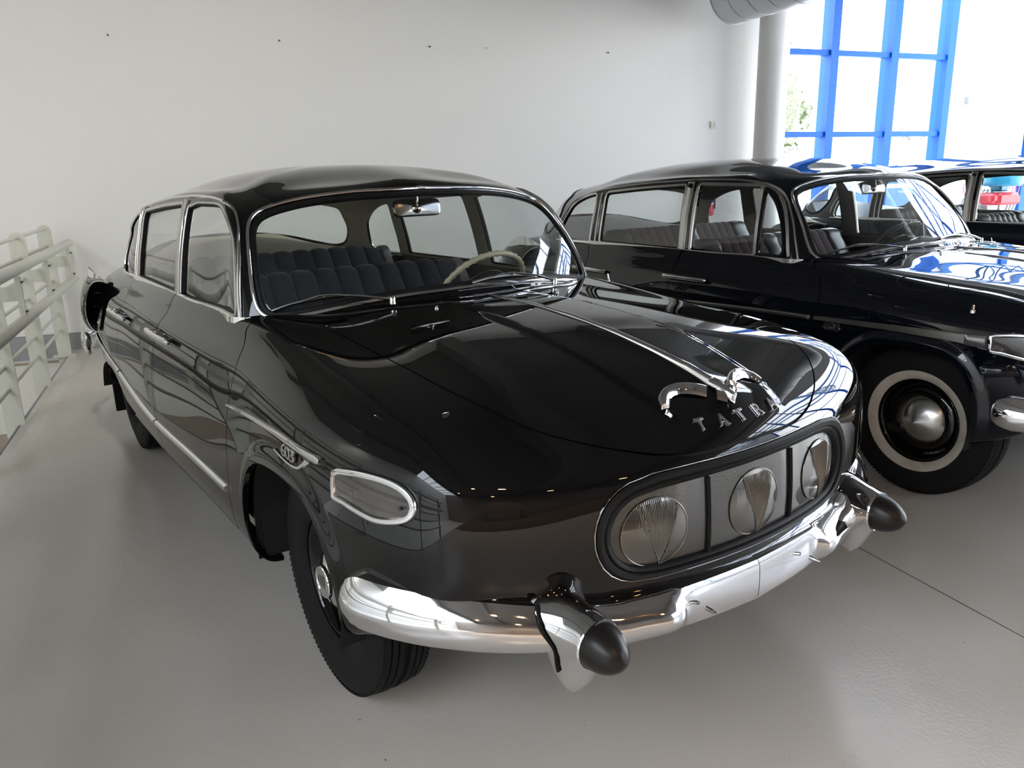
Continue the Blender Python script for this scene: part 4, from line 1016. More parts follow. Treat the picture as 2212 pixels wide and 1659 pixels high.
    def scoop_in():
        c1 = np.array([-3.18, .86, .80]); return MB().loft([[tuple(p) for p in RIM]]+[[tuple(c1+(p-RIM.mean(0))*k+[d_, 0, 0]) for p in RIM] for k, d_ in ((.8, .06), (.5, .0), (.01, -.02))])
    sides('scoopi', 'intake_mouth', 'black void', sc, scoop_in)
    sides('scoopr', 'intake_rim', 'chrome', sc, lambda: MB().tube([tuple(p+[.001, 0, 0]) for p in RIM[2:34]], .0032, 6))
    for z in (.715, .79, .865): sides('scl%d' % (z*1000), 'intake_louvre', 'dark metal', sc, lambda: MB().box((-3.06, .905-abs(z-.78)*.15, z), (.02, .035, .003)))
    sides('fin', 'scoop_fin', 'chrome', sc, lambda: MB().loft([[(x, y-.004, z0), (x, y+.004, z0), (x, y+.002, z1), (x, y-.002, z1)] for x, y, z0, z1 in ((-2.86, .862, .935, .940), (-2.98, .885, .945, .972), (-3.10, .905, .95, 1.012), (-3.16, .908, .95, 1.018), (-3.30, .90, .93, .975), (-3.40, .88, .91, .915))], caps=True))
    # running gear
    for (x, n1) in ((0, 'f'), (-2.75, 'r')):
        for sg, n2 in ((-1, 'R'), (1, 'L')): wheel(car, 'w'+n1+n2+spec['wheel'], x, sg, spec['wheel'], car)
    def wells(A):
        mb = MB()
        if 1:
            Q = [p for p in off_poly(A, .012) if p[1] > .287]; r = [[(p[0], y, p[1]) for p in Q] for y in (.925, .52)]; mb.loft(r, closed=False)
            V = [(p[0], .52, p[1]) for p in Q]; mb.add(V, [tuple(range(len(V)))])
        return mb
    sides('wellf', 'wheel_housing', 'black void', car, lambda: wells(ARCH)); sides('wellr', 'wheel_housing', 'black void', car, lambda: wells(ARCH_REAR))
    sides('guard', 'splash_guard', 'black void', car, lambda: MB().prism([(-.55, .31), (-.90, .295), (-.90, .5), (-.55, .5)], (-.352, 0, 0), (0, -1, 0), (0, 0, 1), (-1, 0, 0), .01))
    sides('flap', 'mud_flap', 'rubber', car, lambda: MB().box((-3.27, .76, .24), (.010, .20, .28), bev=.004))
    def floor():
        mb = MB(); mb.box((-1.65, 0, .27), (3.3, 1.60, .03)); mb.box((-.52, 0, .62), (.02, 1.62, .70)); mb.box((-2.62, 0, .62), (.03, 1.55, .70)); mb.box((.2, 0, .40), (1.0, 1.0, .04)); mb.box((-3.3, 0, .36), (1.0, 1.2, .04)); return mb
    P('pan', 'floor_pan', 'black void', car, floor)
    P('shelf', 'parcel_shelf', spec['shelf'], car, lambda: MB().loft([[(-2.52, y, .985+.0*abs(y)), (-2.75, y*1.0, 1.015), (-3.0, y*.93, 1.06-.05*(abs(y)/.74)**2), (-3.25, y*.72, 1.105-.07*(abs(y)/.74)**2), (-3.48, y*.42, 1.112)] for y in np.linspace(-.74, .74, 17)], closed=False))
    # interior
    sm, bm = spec['seat']
    for nm, x0, z0, zt, cx0, cx1 in (('seatf', -1.36, .66, 1.058, -.80, -1.40), ('seatr', -2.20, .66, 1.078, -1.75, -2.30)):
        sn = 'front_seat' if nm == 'seatf' else 'rear_seat'
        if spec['bolster'] == 'ends':
            seat = P(nm, sn, sm, car, lambda: seat_geo(x0, z0, zt, -.62, .585, 11))
            P(nm+'e', 'seat_end', bm, seat, lambda: seat_geo(x0-.012, z0, zt-.012, .586, .648, 1, amp=.003, thick=.12))
            P(nm+'e2', 'seat_end', bm, seat, lambda: seat_geo(x0-.012, z0, zt-.012, -.70, -.621, 1, amp=.003, thick=.12)) 
        else:
            seat = P(nm+'b', sn, sm, car, lambda: seat_geo(x0, z0, zt, -.50, -.12, 5, amp=.006, crown=.0))
            P(nm+'b2', 'seat_panel', sm, seat, lambda: seat_geo(x0, z0, zt, .12, .50, 5, amp=.006, crown=.0))
            P(nm+'b3', 'leather_panel', bm, seat, lambda: seat_geo(x0+.008, z0, zt+.004, -.12, .12, 2, amp=.008, crown=.004))
            P(nm+'b4', 'leather_panel', bm, seat, lambda: seat_geo(x0+.008, z0, zt+.002, -.68, -.50, 1, amp=.01, crown=.02))
            P(nm+'b5', 'leather_panel', bm, seat, lambda: seat_geo(x0+.008, z0, zt+.002, .50, .66, 1, amp=.01, crown=.02))
        P(nm+'c'+spec['bolster'], 'seat_cushion', sm, seat, lambda: cushion_geo(cx0, cx1, .68, -.66, .64, 12))
    def door_in():
        rows = []
        for x in np.linspace(-.66, -2.45, 12): rows.append([(x, .755, 1.0), (x, .765, .985), (x, .80, .90), (x, .83, .80), (x, .84, .5), (x, .84, .3)])
        return MB().loft(rows, closed=False)
    sides('doorin', 'door_lining', spec['doorcard'], car, door_in)
    def dash():
        rows = []
        for y in np.linspace(-.74, .74, 25):
            k = 1-(y/.74)**2; xf = -.50-.26*(abs(y)/.74)**2.2; zf = 1.035-.05*(abs(y)/.74)**2
            rows.append([(xf, y*.98, zf-.02), (xf-.06, y*.96, zf-.012), (-.66-.13*(abs(y)/.74)**2*.8, y*.95, zf-.02), (-.80, y*.95, 1.005-.02*(1-k)), (-.835, y*.95, .985-.02*(1-k)), (-.84, y*.95, .95), (-.80, y*.95, .84), (-.70, y*.95, .74), (-.6, y*.95, .6)])
        return MB().loft(rows, closed=False)
    dsh = P('dash', 'dashboard', 'dash paint', car, dash)
    P('binn', 'instrument_cowl', 'dash paint', dsh, lambda: MB().sphere((-.78, .385, .985), 1, 24, 12, (.075, .135, .072)))
    th = math.radians(38); ctr = np.array([-.985, .375, .965]); up_ = np.array([math.sin(th), 0, math.cos(th)]); lt = np.array([0, 1., 0]); ax_ = np.array([-math.cos(th), 0, math.sin(th)])
    def rim():
        t = np.linspace(0, 2*math.pi, 108, endpoint=False); path = [ctr+.215*(math.cos(a)*lt+math.sin(a)*up_) for a in t]
        r = [.0125+.0022*(math.cos(a*36) if math.sin(a) > -.7 else 0) for a in t]; return MB().tube(path, r, 12, closed=True, up=ax_)
    sw = P('rim', 'steering_wheel', spec['wheelrim'], car, rim)
    def spokes():
        mb = MB()
        for a in (math.radians(15), math.radians(165), math.radians(270)): mb.tube([ctr-ax_*.03, ctr+.21*(math.cos(a)*lt+math.sin(a)*up_)], .0065, 8)
        mb.tube([ctr+ax_*.01, ctr-ax_*.02, ctr-ax_*.30], [.035, .04, .022], 20); return mb
    P('spoke', 'spokes', 'dash paint', sw, spokes)
    P('horn', 'horn_ring', 'dark metal', sw, lambda: MB().tube([ctr-ax_*.012+.125*(math.cos(a)*lt+math.sin(a)*up_) for a in np.linspace(0, 2*math.pi, 40, endpoint=False)], .0035, 6, closed=True))
    def mirror():
        P_ = rpoly([(-.107, -.033), (.107, -.033), (.107, .036), (-.107, .036)], .026, 5); mb = MB(); o = np.array([-.895, .016, 1.342]); an = np.array([math.cos(.16), 0, math.sin(.16)]); ay = np.array([-math.sin(.16), 0, math.cos(.16)])
        rings = [[o+p[0]*k*np.array([0, 1, 0])+p[1]*k*ay+an*h for p in P_] for k, h in ((.93, -.010), (1, -.006), (1, .004), (.97, .010), (.86, .0135), (.001, .0135))]; mb.loft(rings); mb.add(rings[0], [tuple(range(len(P_)))]); return mb
    mi = P('mirror', 'rear_view_mirror', 'mirror back', car, mirror)
    P('mirst', 'mirror_stem', 'chrome', mi, lambda: MB().tube([(-.877, .006, 1.338), (-.870, .006, 1.345), (-.868, .004, 1.38), (-.868, .002, 1.405)], [.006, .005, .004, .004], 8).lathe([(0, .016), (.010, .014), (.019, .006), (.020, 0), (.015, -.002)], (-.882, .006, 1.341), 'x', 20))
    for s_ in ('L', 'R'):
        if spec['visors']:
            P('visor'+s_, 'visor_bracket', 'grey lining', car, lambda: MB().box((-.905, .235 if s_ == 'L' else -.16, 1.392), (.02, .022, .022), bev=.004))
    return car
# ---------------------------------------------------------------- the hall
UX, VX, ZX = np.array(AU), np.array(AV), np.array([0, 0, 1.])
def pt(u, v, z=0): return UX*u+VX*v+ZX*z
class RB(MB):
    """mesh builder in room axes"""
    def rbox(s, u0, u1, v0, v1, z0, z1):
        V = [pt(u, v, z) for u in (u0, u1) for v in (v0, v1) for z in (z0, z1)]
        F = [(0, 1, 3, 2), (4, 6, 7, 5), (0, 4, 5, 1), (2, 3, 7, 6), (0, 2, 6, 4), (1, 5, 7, 3)]
        return s.add(V, [f[::-1] for f in F] if False else F)
def struct(name, mb, m, parent=None, smooth=False):
    o = mb.build(name, m, parent, smooth=smooth)
    if parent is None: o['kind'] = 'structure'
    return o

mat('wall paint', (.765, .755, .72), .75, bump=(55, .10, .004))
mat('white wall', (.80, .80, .79), .7, bump=(55, .08, .004))
mat('ceiling paint', (.17, .17, .165), .8)
mat('dim wall', (.20, .175, .15), .8)
mat('blue frame', (.002, .10, .44), .5, spec=.25)
mat('blue roof frame', (.02, .16, .50), .4)
mat('duct metal', (.50, .51, .52), .42, metal=.35, bump=(40, .04, .003))
mat('column paint', (.60, .585, .56), .38, coat=.15, coat_rough=.2)
mat('rail paint', (.58, .58, .50), .42, coat=.2, coat_rough=.2)
mat('skirting grey', (.27, .275, .28), .5)
mat('ramp floor', (.74, .73, .69), .5)
mat('step edge', (.33, .27, .21), .6)
mat('pavement', (.80, .80, .78), .8)
mat('leaf', (.045, .085, .008), .55, noise=(3, (.13, .15, .018), .4, .6))
mat('leaf dark', (.06, .075, .055), .6)
mat('bark', (.22, .17, .12), .8)
mat('fire red', (.50, .015, .015), .25, coat=.5)
mat('label white', (.75, .75, .75), .5)
mat('label blue', (.05, .12, .45), .5)
mat('engine red', (.62, .03, .05), .4, coat=.3)
mat('cast grey', (.45, .45, .43), .45, metal=.4)
mat('hose grey', (.35, .32, .33), .5)
mat('pink wire', (.60, .12, .28), .5)
mat('cleaner blue', (.02, .28, .45), .35, coat=.3)
mat('plinth white', (.78, .77, .76), .5)
mat('sign blue', (.02, .10, .50), .4)
mat('lamp glow', (1, .6, .3), .4, emit=((1, .55, .25), LAMPS))
mat('table top', (.12, .10, .09), .4)

# floor: epoxy, faint orange-peel and mottling
m = mat('epoxy floor', (.235, .232, .222), .23, spec=.5)
n = m.node_tree; p = n.nodes['Principled BSDF']; tcn = n.nodes.new('ShaderNodeTexCoord')
def tex(scale, detail=3, rough=.5):
    t = n.nodes.new('ShaderNodeTexNoise'); t.inputs['Scale'].default_value = scale; t.inputs['Detail'].default_value = detail; t.inputs['Roughness'].default_value = rough
    n.links.new(tcn.outputs['Object'], t.inputs['Vector']); return t
a = tex(.55, 4); r = n.nodes.new('ShaderNodeValToRGB'); r.color_ramp.elements[0].position = .3; r.color_ramp.elements[1].position = .7
r.color_ramp.elements[0].color = (.52, .49, .445, 1); r.color_ramp.elements[1].color = (.58, .545, .49, 1); n.links.new(a.outputs['Fac'], r.inputs[0])
sp_ = tex(60, 2); r2 = n.nodes.new('ShaderNodeValToRGB'); r2.color_ramp.elements[0].position = .215; r2.color_ramp.elements[1].position = .235
r2.color_ramp.elements[0].color = (.25, .25, .25, 1); r2.color_ramp.elements[1].color = (1, 1, 1, 1); n.links.new(sp_.outputs['Fac'], r2.inputs[0])
mx = n.nodes.new('ShaderNodeMix'); mx.data_type = 'RGBA'; mx.blend_type = 'MULTIPLY'; mx.inputs[0].default_value = 1
n.links.new(r.outputs[0], mx.inputs[6]); n.links.new(r2.outputs[0], mx.inputs[7]); n.links.new(mx.outputs[2], p.inputs['Base Color'])
c = tex(1.3, 4); r3 = n.nodes.new('ShaderNodeMapRange'); r3.inputs[3].default_value = .17; r3.inputs[4].default_value = .30; n.links.new(c.outputs['Fac'], r3.inputs[0]); n.links.new(r3.outputs[0], p.inputs['Roughness'])
b1 = tex(75, 3); b2 = tex(5, 2); ad = n.nodes.new('ShaderNodeMath'); ad.operation = 'MULTIPLY_ADD'; ad.inputs[1].default_value = 3.0
n.links.new(b2.outputs['Fac'], ad.inputs[0]); n.links.new(b1.outputs['Fac'], ad.inputs[2])
bp = n.nodes.new('ShaderNodeBump'); bp.inputs['Strength'].default_value = .30; bp.inputs['Distance'].default_value = .0022
n.links.new(ad.outputs[0], bp.inputs['Height']); n.links.new(bp.outputs[0], p.inputs['Normal'])

UL, UR, V0, V1, ZC = -2.23, 10.0, -5.8, 9.0, 4.0
GU = 7.2
struct('floor', RB().rbox(UL, UR, V0-.3, 3.7, -.4, 0), 'epoxy floor')
mat('darkened floor', (.10, .075, .06), .35)
struct('floor_front', RB().rbox(UL, UR, 3.7, V1, -.4, -.001), 'darkened floor')  # floor behind the camera, colour darkened so the car's nose mirrors less light
struct('trim_1', RB().add(*(lambda mb: (mb.V, mb.F))(MB().tube([pt(UL, v, -.004) for v in (V0, 0, V1)], .010, 6))), 'skirting grey')
# thin joint in the floor
o = struct('trim_2', RB().rbox(1.2475, 1.2505, .0, 4.0, -.001, .0006), 'dark metal')
struct('lower_floor', RB().rbox(-6.2, UL, V0-.3, V1, -.75, -.55), 'ramp floor')
la = struct('trim_3', RB().rbox(-6.2, UL-.005, V0, -3.3, -.55, -.06), 'ramp floor')
struct('step_edge', RB().rbox(-6.2, UL-.006, -5.62, -5.55, -.06, -.052), 'step edge', la)
struct('step_edge', RB().rbox(-6.2, UL-.006, -3.31, -3.28, -.25, -.055), 'step edge', la)
struct('trim_4', RB().rbox(-6.2, UL-.005, -3.3, -1.2, -.55, -.25), 'ramp floor')
# walls
struct('wall_back', RB().rbox(-6.4, 5.0, V0-.3, V0, -.8, ZC), 'wall paint')
struct('wall_back_return', RB().rbox(5.0, 5.72, V0-.3, V0-.02, 0, ZC), 'wall paint')['kind'] = 'structure'
struct('wall_right_end', RB().rbox(8.42, UR+.3, V0-.3, V0-.0, 0, ZC), 'white wall')
struct('wall_left', RB().rbox(-6.5, -6.2, V0, V1, -.8, ZC), 'white wall')
struct('wall_front', RB().rbox(-6.4, 7.0, V1, V1+.3, -.8, ZC), 'dim wall')
struct('wall_front_right', RB().rbox(7.0, UR+.3, V1, V1+.3, 0, .9), 'white wall')
SK = (4.35, 6.0, -3.3, -.9)
struct('ceiling', RB().rbox(-3.4, SK[0], V0-.3, V1+.3, ZC, ZC+.2).rbox(SK[1], GU, V0-.3, V1+.3, ZC, ZC+.2).rbox(SK[0], SK[1], V0-.3, SK[2], ZC, ZC+.2).rbox(SK[0], SK[1], SK[3], V1+.3, ZC, ZC+.2), 'ceiling paint')
portal_q = (pt((SK[0]+SK[1])/2, (SK[2]+SK[3])/2, ZC+.22), SK[1]-SK[0], SK[3]-SK[2])
struct('ceiling_left', RB().rbox(-6.4, -3.4, V0-.3, 1.4, ZC, ZC+.2), 'ceiling paint')
struct('baseboard_back', RB().rbox(-6.2, 5.0, V0, V0+.015, 0, .155), 'skirting grey')
struct('baseboard_left', RB().rbox(-6.2, UL-.01, V0, V0+.02, -.06, .155), 'skirting grey')

# window of the back wall: blue posts and rails with clear panes
win = empty('window_1', tuple(pt(6.9, V0, 0)), 0); win['kind'] = 'structure'
def wchild(name, mb, m, par=win):
    M = par.matrix_basis.inverted(); mb.V = [tuple(np.array(v)-np.array(par.location)) for v in mb.V]; return mb.build(name, m, par, smooth=False)
posts = (5.66, 6.41, 7.375, 8.33)
for u in posts: wchild('post', RB().rbox(u-.06, u+.06, V0-.12, V0+.06, 0, ZC), 'blue frame')
for a_, b_ in zip(posts, posts[1:]):
    for z in (.55, 1.854, 2.80): wchild('rail', RB().rbox(a_+.06, b_-.06, V0-.06, V0+.035, z-.032, z+.032), 'blue frame')
    zz = (0, .55, 1.854, 2.80, ZC)
    for z0, z1 in zip(zz, zz[1:]): wchild('pane', RB().add([pt(a_+.05, V0-.03, z0), pt(b_-.05, V0-.03, z0), pt(b_-.05, V0-.03, z1), pt(a_+.05, V0-.03, z1)], [(0, 1, 2, 3)]), 'window glass')
# glazed right side
struct('wall_right', RB().rbox(UR, UR+.3, 3.08, V1, 0, ZC), 'white wall')
wr = empty('window_2', tuple(pt(UR, 1.5, 0)), 0); wr['kind'] = 'structure'
vs_ = np.arange(V0, V1+.01, 1.48)
vr_ = vs_[vs_ < 3.2]
for v in vr_: wchild('post', RB().rbox(UR-.05, UR+.12, v-.07, v+.07, 0, ZC), 'blue frame', wr)
for a_, b_ in zip(vr_, vr_[1:]):
    for z in (.5, 1.9, 3.2): wchild('rail', RB().rbox(UR-.02, UR+.06, a_+.07, b_-.07, z-.035, z+.035), 'blue frame', wr)
    wchild('pane', RB().add([pt(UR+.03, a_+.06, 0), pt(UR+.03, b_-.06, 0), pt(UR+.03, b_-.06, ZC), pt(UR+.03, a_+.06, ZC)], [(0, 1, 2, 3)]), 'window glass', wr)
wf = empty('window_3', tuple(pt(7, V1, 0)), 0); wf['kind'] = 'structure'
us_ = np.linspace(7.0, UR, 4)
for u in us_: wchild('post', RB().rbox(u-.07, u+.07, V1-.05, V1+.12, .9, ZC), 'blue frame', wf)
for a_, b_ in zip(us_, us_[1:]):
    for z in (2.3, 3.3): wchild('rail', RB().rbox(a_+.07, b_-.07, V1-.02, V1+.06, z-.035, z+.035), 'blue frame', wf)
    wchild('pane', RB().add([pt(a_+.06, V1+.03, .9), pt(b_-.06, V1+.03, .9), pt(b_-.06, V1+.03, ZC), pt(a_+.06, V1+.03, ZC)], [(0, 1, 2, 3)]), 'window glass', wf)
# glazed roof over the right side with blue arched trusses
rg = empty('window_4', tuple(pt(7, 1.5, ZC)), 0); rg['kind'] = 'structure'
for v in vs_: wchild('roof_bar', RB().rbox(GU, UR, v-.05, v+.05, ZC+.02, ZC+.14), 'blue roof frame', rg)
for u in (GU, 8.1, 9.1, UR): wchild('roof_bar', RB().rbox(u-.05, u+.05, V0, V1, ZC+.04, ZC+.12), 'blue roof frame', rg)
for a_, b_ in zip(vs_, vs_[1:]): wchild('roof_pane', RB().add([pt(GU, a_, ZC+.1), pt(UR, a_, ZC+.1), pt(UR, b_, ZC+.1), pt(GU, b_, ZC+.1)], [(0, 1, 2, 3)]), 'window glass', rg)
for v in vs_[1:-1:2]:
    tr = RB(); up_a = [pt(GU+(UR-GU)*t, v, ZC-.12-.02+.0*t) for t in np.linspace(0, 1, 9)]
    lo_a = [pt(GU+(UR-GU)*t, v, ZC-.15-.55*(4*t*(1-t))**.7) for t in np.linspace(0, 1, 17)]
    tr.tube(lo_a, .028, 6); tr.tube(up_a, .028, 6)
    for k in range(1, 8): tr.tube([up_a[k], lo_a[2*k-1]], .015, 5); tr.tube([up_a[k], lo_a[2*k+1]], .015, 5)
    wchild('truss', tr, 'blue roof frame', rg)
w5 = empty('added_skylight', tuple(pt(-4.8, 5, ZC)), 0); w5['kind'] = 'structure'  # unseen skylight over the ramp, added to brighten the left of the hall
vs2 = np.linspace(1.4, V1, 7)
for v in vs2: wchild('roof_bar', RB().rbox(-6.2, -3.4, v-.04, v+.04, ZC+.02, ZC+.12), 'label white', w5)
for a_, b_ in zip(vs2, vs2[1:]): wchild('roof_pane', RB().add([pt(-6.2, a_, ZC+.1), pt(-3.4, a_, ZC+.1), pt(-3.4, b_, ZC+.1), pt(-6.2, b_, ZC+.1)], [(0, 1, 2, 3)]), 'window glass', w5)
for u in (-3.5, -1.2, 1.1, 3.4): struct('beam', RB().rbox(u-.12, u+.12, V0, V1, ZC-.28, ZC), 'ceiling paint')

# light portals at the glazed openings
def portal(c, sx, sy, nrm):
    l = bpy.data.lights.new('daylight_opening', 'AREA'); l.shape = 'RECTANGLE'; l.size = sx; l.size_y = sy; l.cycles.is_portal = True
    o = bpy.data.objects.new('daylight_opening', l); COL.objects.link(o); o.location = c
    o.rotation_euler = Vector(nrm).to_track_quat('-Z', 'Y').to_euler(); return o
def portal_m(c, au, av, an, sx, sy):
    o = portal(c, sx, sy, an); o.rotation_euler = (0, 0, 0); M = Matrix((au, av, -Vector(an))).transposed().to_4x4(); M.translation = Vector(c); o.matrix_world = M
Zv = Vector((0, 0, 1))
portal_m(pt(7.08, V0-.12, 2.0), AU, Zv, AV, 2.7, 4.0)
portal_m(pt(UR+.14, -1.36, 2.0), AV, Zv, -AU, 8.9, 4.0)
portal_m(pt(8.5, V1+.14, 2.45), AU, Zv, -AV, 3.0, 3.1)
portal_m(pt(8.6, 1.6, ZC+.2), AU, AV, -Zv, 2.8, 14.8)
portal_m(pt(-4.8, 5.2, ZC+.2), AU, AV, -Zv, 2.8, 7.6)

portal_m(portal_q[0], AU, AV, -Zv, portal_q[1], portal_q[2])
w7 = empty('window_6', tuple(portal_q[0]), 0); w7['kind'] = 'structure'
for v in np.linspace(SK[2], SK[3], 4): wchild('roof_bar', RB().rbox(SK[0], SK[1], v-.025, v+.025, ZC+.12, ZC+.17), 'blue roof frame', w7)
for a_, b_ in zip(np.linspace(SK[2], SK[3], 4), np.linspace(SK[2], SK[3], 4)[1:]): wchild('roof_pane', RB().add([pt(SK[0], a_, ZC+.16), pt(SK[1], a_, ZC+.16), pt(SK[1], b_, ZC+.16), pt(SK[0], b_, ZC+.16)], [(0, 1, 2, 3)]), 'window glass', w7)
# round column and duct
colm = MB(); c0 = pt(5.265, -5.46)
colm.lathe([(.19, 0), (.19, .1), (.172, .11), (.172, ZC)], c0, 'z', 48)
tag(colm.build('column', 'column paint'), kind='structure')
duct = empty('air_duct', tuple(pt(4.57, 1, 3.28)), 0, 'grey ribbed round air duct hanging below the ceiling beside the column', 'duct')
dc = pt(4.57, 1, 3.28)
def dtube(v0, v1, r, n=40): m_ = MB().tube([pt(4.57, v0, 3.28)-dc, pt(4.57, v1, 3.28)-dc], r, n); return m_
dtube(-5.3, V1-.01, .315).build('duct_tube', 'duct metal', duct)
k = 0
for v in np.arange(-5.292, V1, .27): dtube(v-.007, v+.007, .321).build('duct_seam', 'duct metal', duct)

# ---- white railing along the platform edge
rail = empty('platform_railing', tuple(pt(UL, -2, 0)), 0, 'cream painted steel railing with flat posts and double handrail at platform edge', 'railing')
R0 = np.array(rail.location)
def rc(name, mb, m='rail paint', par=rail): mb.V = [tuple(np.array(v)-R0) for v in mb.V]; return mb.build(name, m, par)
PV = [-5.5, -4.33, -3.27, -2.15, -1.03, .09, 1.21, 2.33]
for v in PV:
    poly = [(-2.305, -.42), (-2.195, -.42), (-2.195, 1.09)]+[(-2.25+.055*math.cos(t), 1.09+.055*math.sin(t)) for t in np.linspace(0, math.pi, 9)[1:]]+[(-2.305, -.42)][:0]
    po = rc('post', MB().prism([(p_[0], p_[1]) for p_ in poly], (0, 0, 0), UX, ZX, VX, v+.006, v-.006))
    rc('bracket_arm', RB().rbox(-2.20, -2.085, v-.005, v+.005, .785, .875), par=rail)
    rc('bracket_bar', RB().rbox(-2.11, -2.078, v-.012, v+.012, .69, .935))
    for z in (.72, .90): rc('bolt', MB().tube([pt(-2.072, v+.018, z), pt(-2.072, v-.018, z)], .007, 8), 'dark metal')
rc('post_foot', RB().rbox(-2.34, -2.16, -5.545, -5.455, 0, .012))
for z in (1.11, .963, .817, .67, .525, .38, .235): rc('rod', MB().tube([pt(-2.25, -5.62, z), pt(-2.25, 2.45, z)], .0125, 10))
for z in (.975, .665): rc('handrail', MB().tube([pt(-2.095, -5.66, z), pt(-2.095, -5.65, z), pt(-2.095, 2.5, z)], [.030, .034, .034], 16))
rail2 = empty('ramp_railing', tuple(pt(-3.9, -2, -.4)), 0, 'second cream railing on the far side of the ramp', 'railing')
R0 = np.array(rail2.location)
for v in (-5.2, -4.0, -2.8, -1.6, -.4): rc('post', RB().rbox(-3.95, -3.85, v-.006, v+.006, -.55, .55), par=rail2)
for z in (.5, .3, .1, -.1, -.3): rc('rod', MB().tube([pt(-3.9, -5.4, z), pt(-3.9, 0, z)], .0125, 8), par=rail2)

# ---- small things on the walls
for i, (u, z, bright) in enumerate(((-1.553, 2.712, 0), (-.118, 2.717, 0), (1.329, 2.711, 0), (1.932, 2.717, 1), (3.33, 2.714, 0))):
    where = ['farthest left on the wall', 'second from the left, above the car roof', 'third from the left, centre of wall', 'pale one right of the centre screw', 'nearest the air duct'][i]
    s_ = empty('wall_screw', tuple(pt(u, V0, z)), 0, 'small screw in the grey wall, '+where, 'screw', 'screws in a row high on the wall')
    MB().tube([VX*-.01, VX*.012], .004, 8).build('screw_shank', 'dark metal' if not bright else 'switch plate', s_)
    MB().tube([VX*.010, VX*.014], .0085, 10).build('screw_head', 'dark metal' if not bright else 'switch plate', s_)
sw_ = empty('light_switch', tuple(pt(4.72, V0, 1.97)), 0, 'small cream double switch on the grey wall left of the column', 'switch')
def at0(mb, o): mb.V = [tuple(np.array(v)-np.array(o.location)) for v in mb.V]; return mb
at0(RB().rbox(4.682, 4.758, V0, V0+.012, 1.928, 2.012), sw_).build('switch_plate', 'switch plate', sw_, smooth=False)
for u in (4.702, 4.738): at0(RB().rbox(u-.012, u+.012, V0+.012, V0+.018, 1.945, 1.995), sw_).build('rocker', 'switch plate', sw_, smooth=False)
se = empty('wall_sensor', tuple(pt(8.78, V0, 2.27)), 0, 'small grey alarm sensor on the bright wall right of the blue window', 'sensor')
at0(RB().rbox(8.735, 8.83, V0, V0+.06, 2.225, 2.325), se).build('sensor_body', 'cast grey', se, smooth=False)
at0(RB().rbox(8.745, 8.82, V0+.06, V0+.065, 2.235, 2.265), se).build('sensor_lens', 'label white', se, smooth=False)
ex = empty('fire_extinguisher', tuple(pt(4.60, V0+.12, .94)), 0, 'red fire extinguisher hung on the wall, seen through the second car', 'extinguisher')
MB().lathe([(0, 0), (.07, .0), (.082, .015), (.085, .05), (.085, .38), (.075, .43), (.045, .46), (.028, .475), (.028, .50), (0, .50)], (0, 0, 0), 'z', 32).build('cylinder', 'fire red', ex)
def arcpatch(a0, a1, z0, z1, r): 
    base = math.atan2(VX[1], VX[0]); t = np.linspace(base+a0, base+a1, 12); V = [(r*math.cos(a), r*math.sin(a), z) for z in (z0, z1) for a in t]; return MB().add(V, [(i, i+1, 13+i, 12+i) for i in range(11)])
arcpatch(-.35, .8, .13, .36, .0862).build('label', 'label white', ex)
arcpatch(-.30, .75, .15, .19, .0868).build('label_band', 'label blue', ex)
for zz_ in (.22, .26, .30, .33): arcpatch(-.22, .62, zz_, zz_+.012, .0868).build('label_line', 'fire red', ex)
MB().tube([(0, 0, .49), (0, 0, .55)], .02, 12).build('valve', 'dark metal', ex)
MB().tube(crv([(0, 0, .53), (.10, .03, .52), (.12, .03, .40), (.10, .02, .2), (.10, .02, .08)], 5), .009, 8).build('hose', 'rubber', ex)
MB().tube([(0, 0, .55), (.0, 0, .565), (.09, -.02, .60)], .008, 8).build('lever', 'dark metal', ex)
at0(RB().rbox(4.56, 4.64, V0+.001, V0+.04, 1.25, 1.33), ex).build('bracket', 'dark metal', ex)

# ---- engine on a white plinth behind the farthest car
eu, ev = 8.42, -4.9
pl_ = tag(RB().rbox(7.45, 9.35, -5.35, -4.45, 0, .80).build('plinth', 'plinth white', smooth=False), 'white plinth under the red engine by the far wall', 'plinth')
en = empty('engine', tuple(pt(eu, ev, .835)), math.atan2(UX[1], UX[0]), 'red and grey car engine with big blue air cleaner, seen through the far car', 'engine')
MB().box((.02, 0, .19), (.36, .30, .15), bev=.03).build('cylinder_block', 'engine red', en, smooth=False)
MB().box((-.17, .03, .20), (.14, .30, .12), bev=.03).build('cylinder_head', 'engine red', en, smooth=False)
MB().box((.26, .04, .17), (.10, .26, .12), bev=.03).build('cylinder_head', 'engine red', en, smooth=False)
MB().lathe([(.0, .14), (.08, .14), (.105, .10), (.11, .0), (.10, -.1), (0, -.1)], (.08, .22, .10), 'y', 28).build('gearbox', 'cast grey', en)
MB().lathe([(.0, .10), (.06, .10), (.075, .07), (.07, -.08), (0, -.08)], (-.14, .25, .05), 'y', 24).build('flywheel_cover', 'cast grey', en)
MB().lathe([(.0, .10), (.06, .10), (.07, .06), (.07, -.08), (0, -.08)], (.30, .22, .08), 'y', 24).build('starter', 'cast grey', en)
MB().lathe([(0, 0), (.21, 0), (.235, .03), (.235, .12), (.21, .16), (.10, .175), (0, .175)], (.03, 0, .345), 'z', 40).build('air_cleaner', 'cleaner blue', en)
MB().box((.16, .12, .33), (.16, .16, .12), bev=.02).build('air_box', 'cleaner blue', en, smooth=False)
for i in range(14): MB().lathe([(0, 0), (.02, 0), (.024, .03), (.016, .06), (0, .06)], (-.20+.018*i+rng.normal(0, .01), .18+rng.normal(0, .03), .24+rng.normal(0, .025)), 'z', 10).build('carburettor_fitting', 'chrome', en)
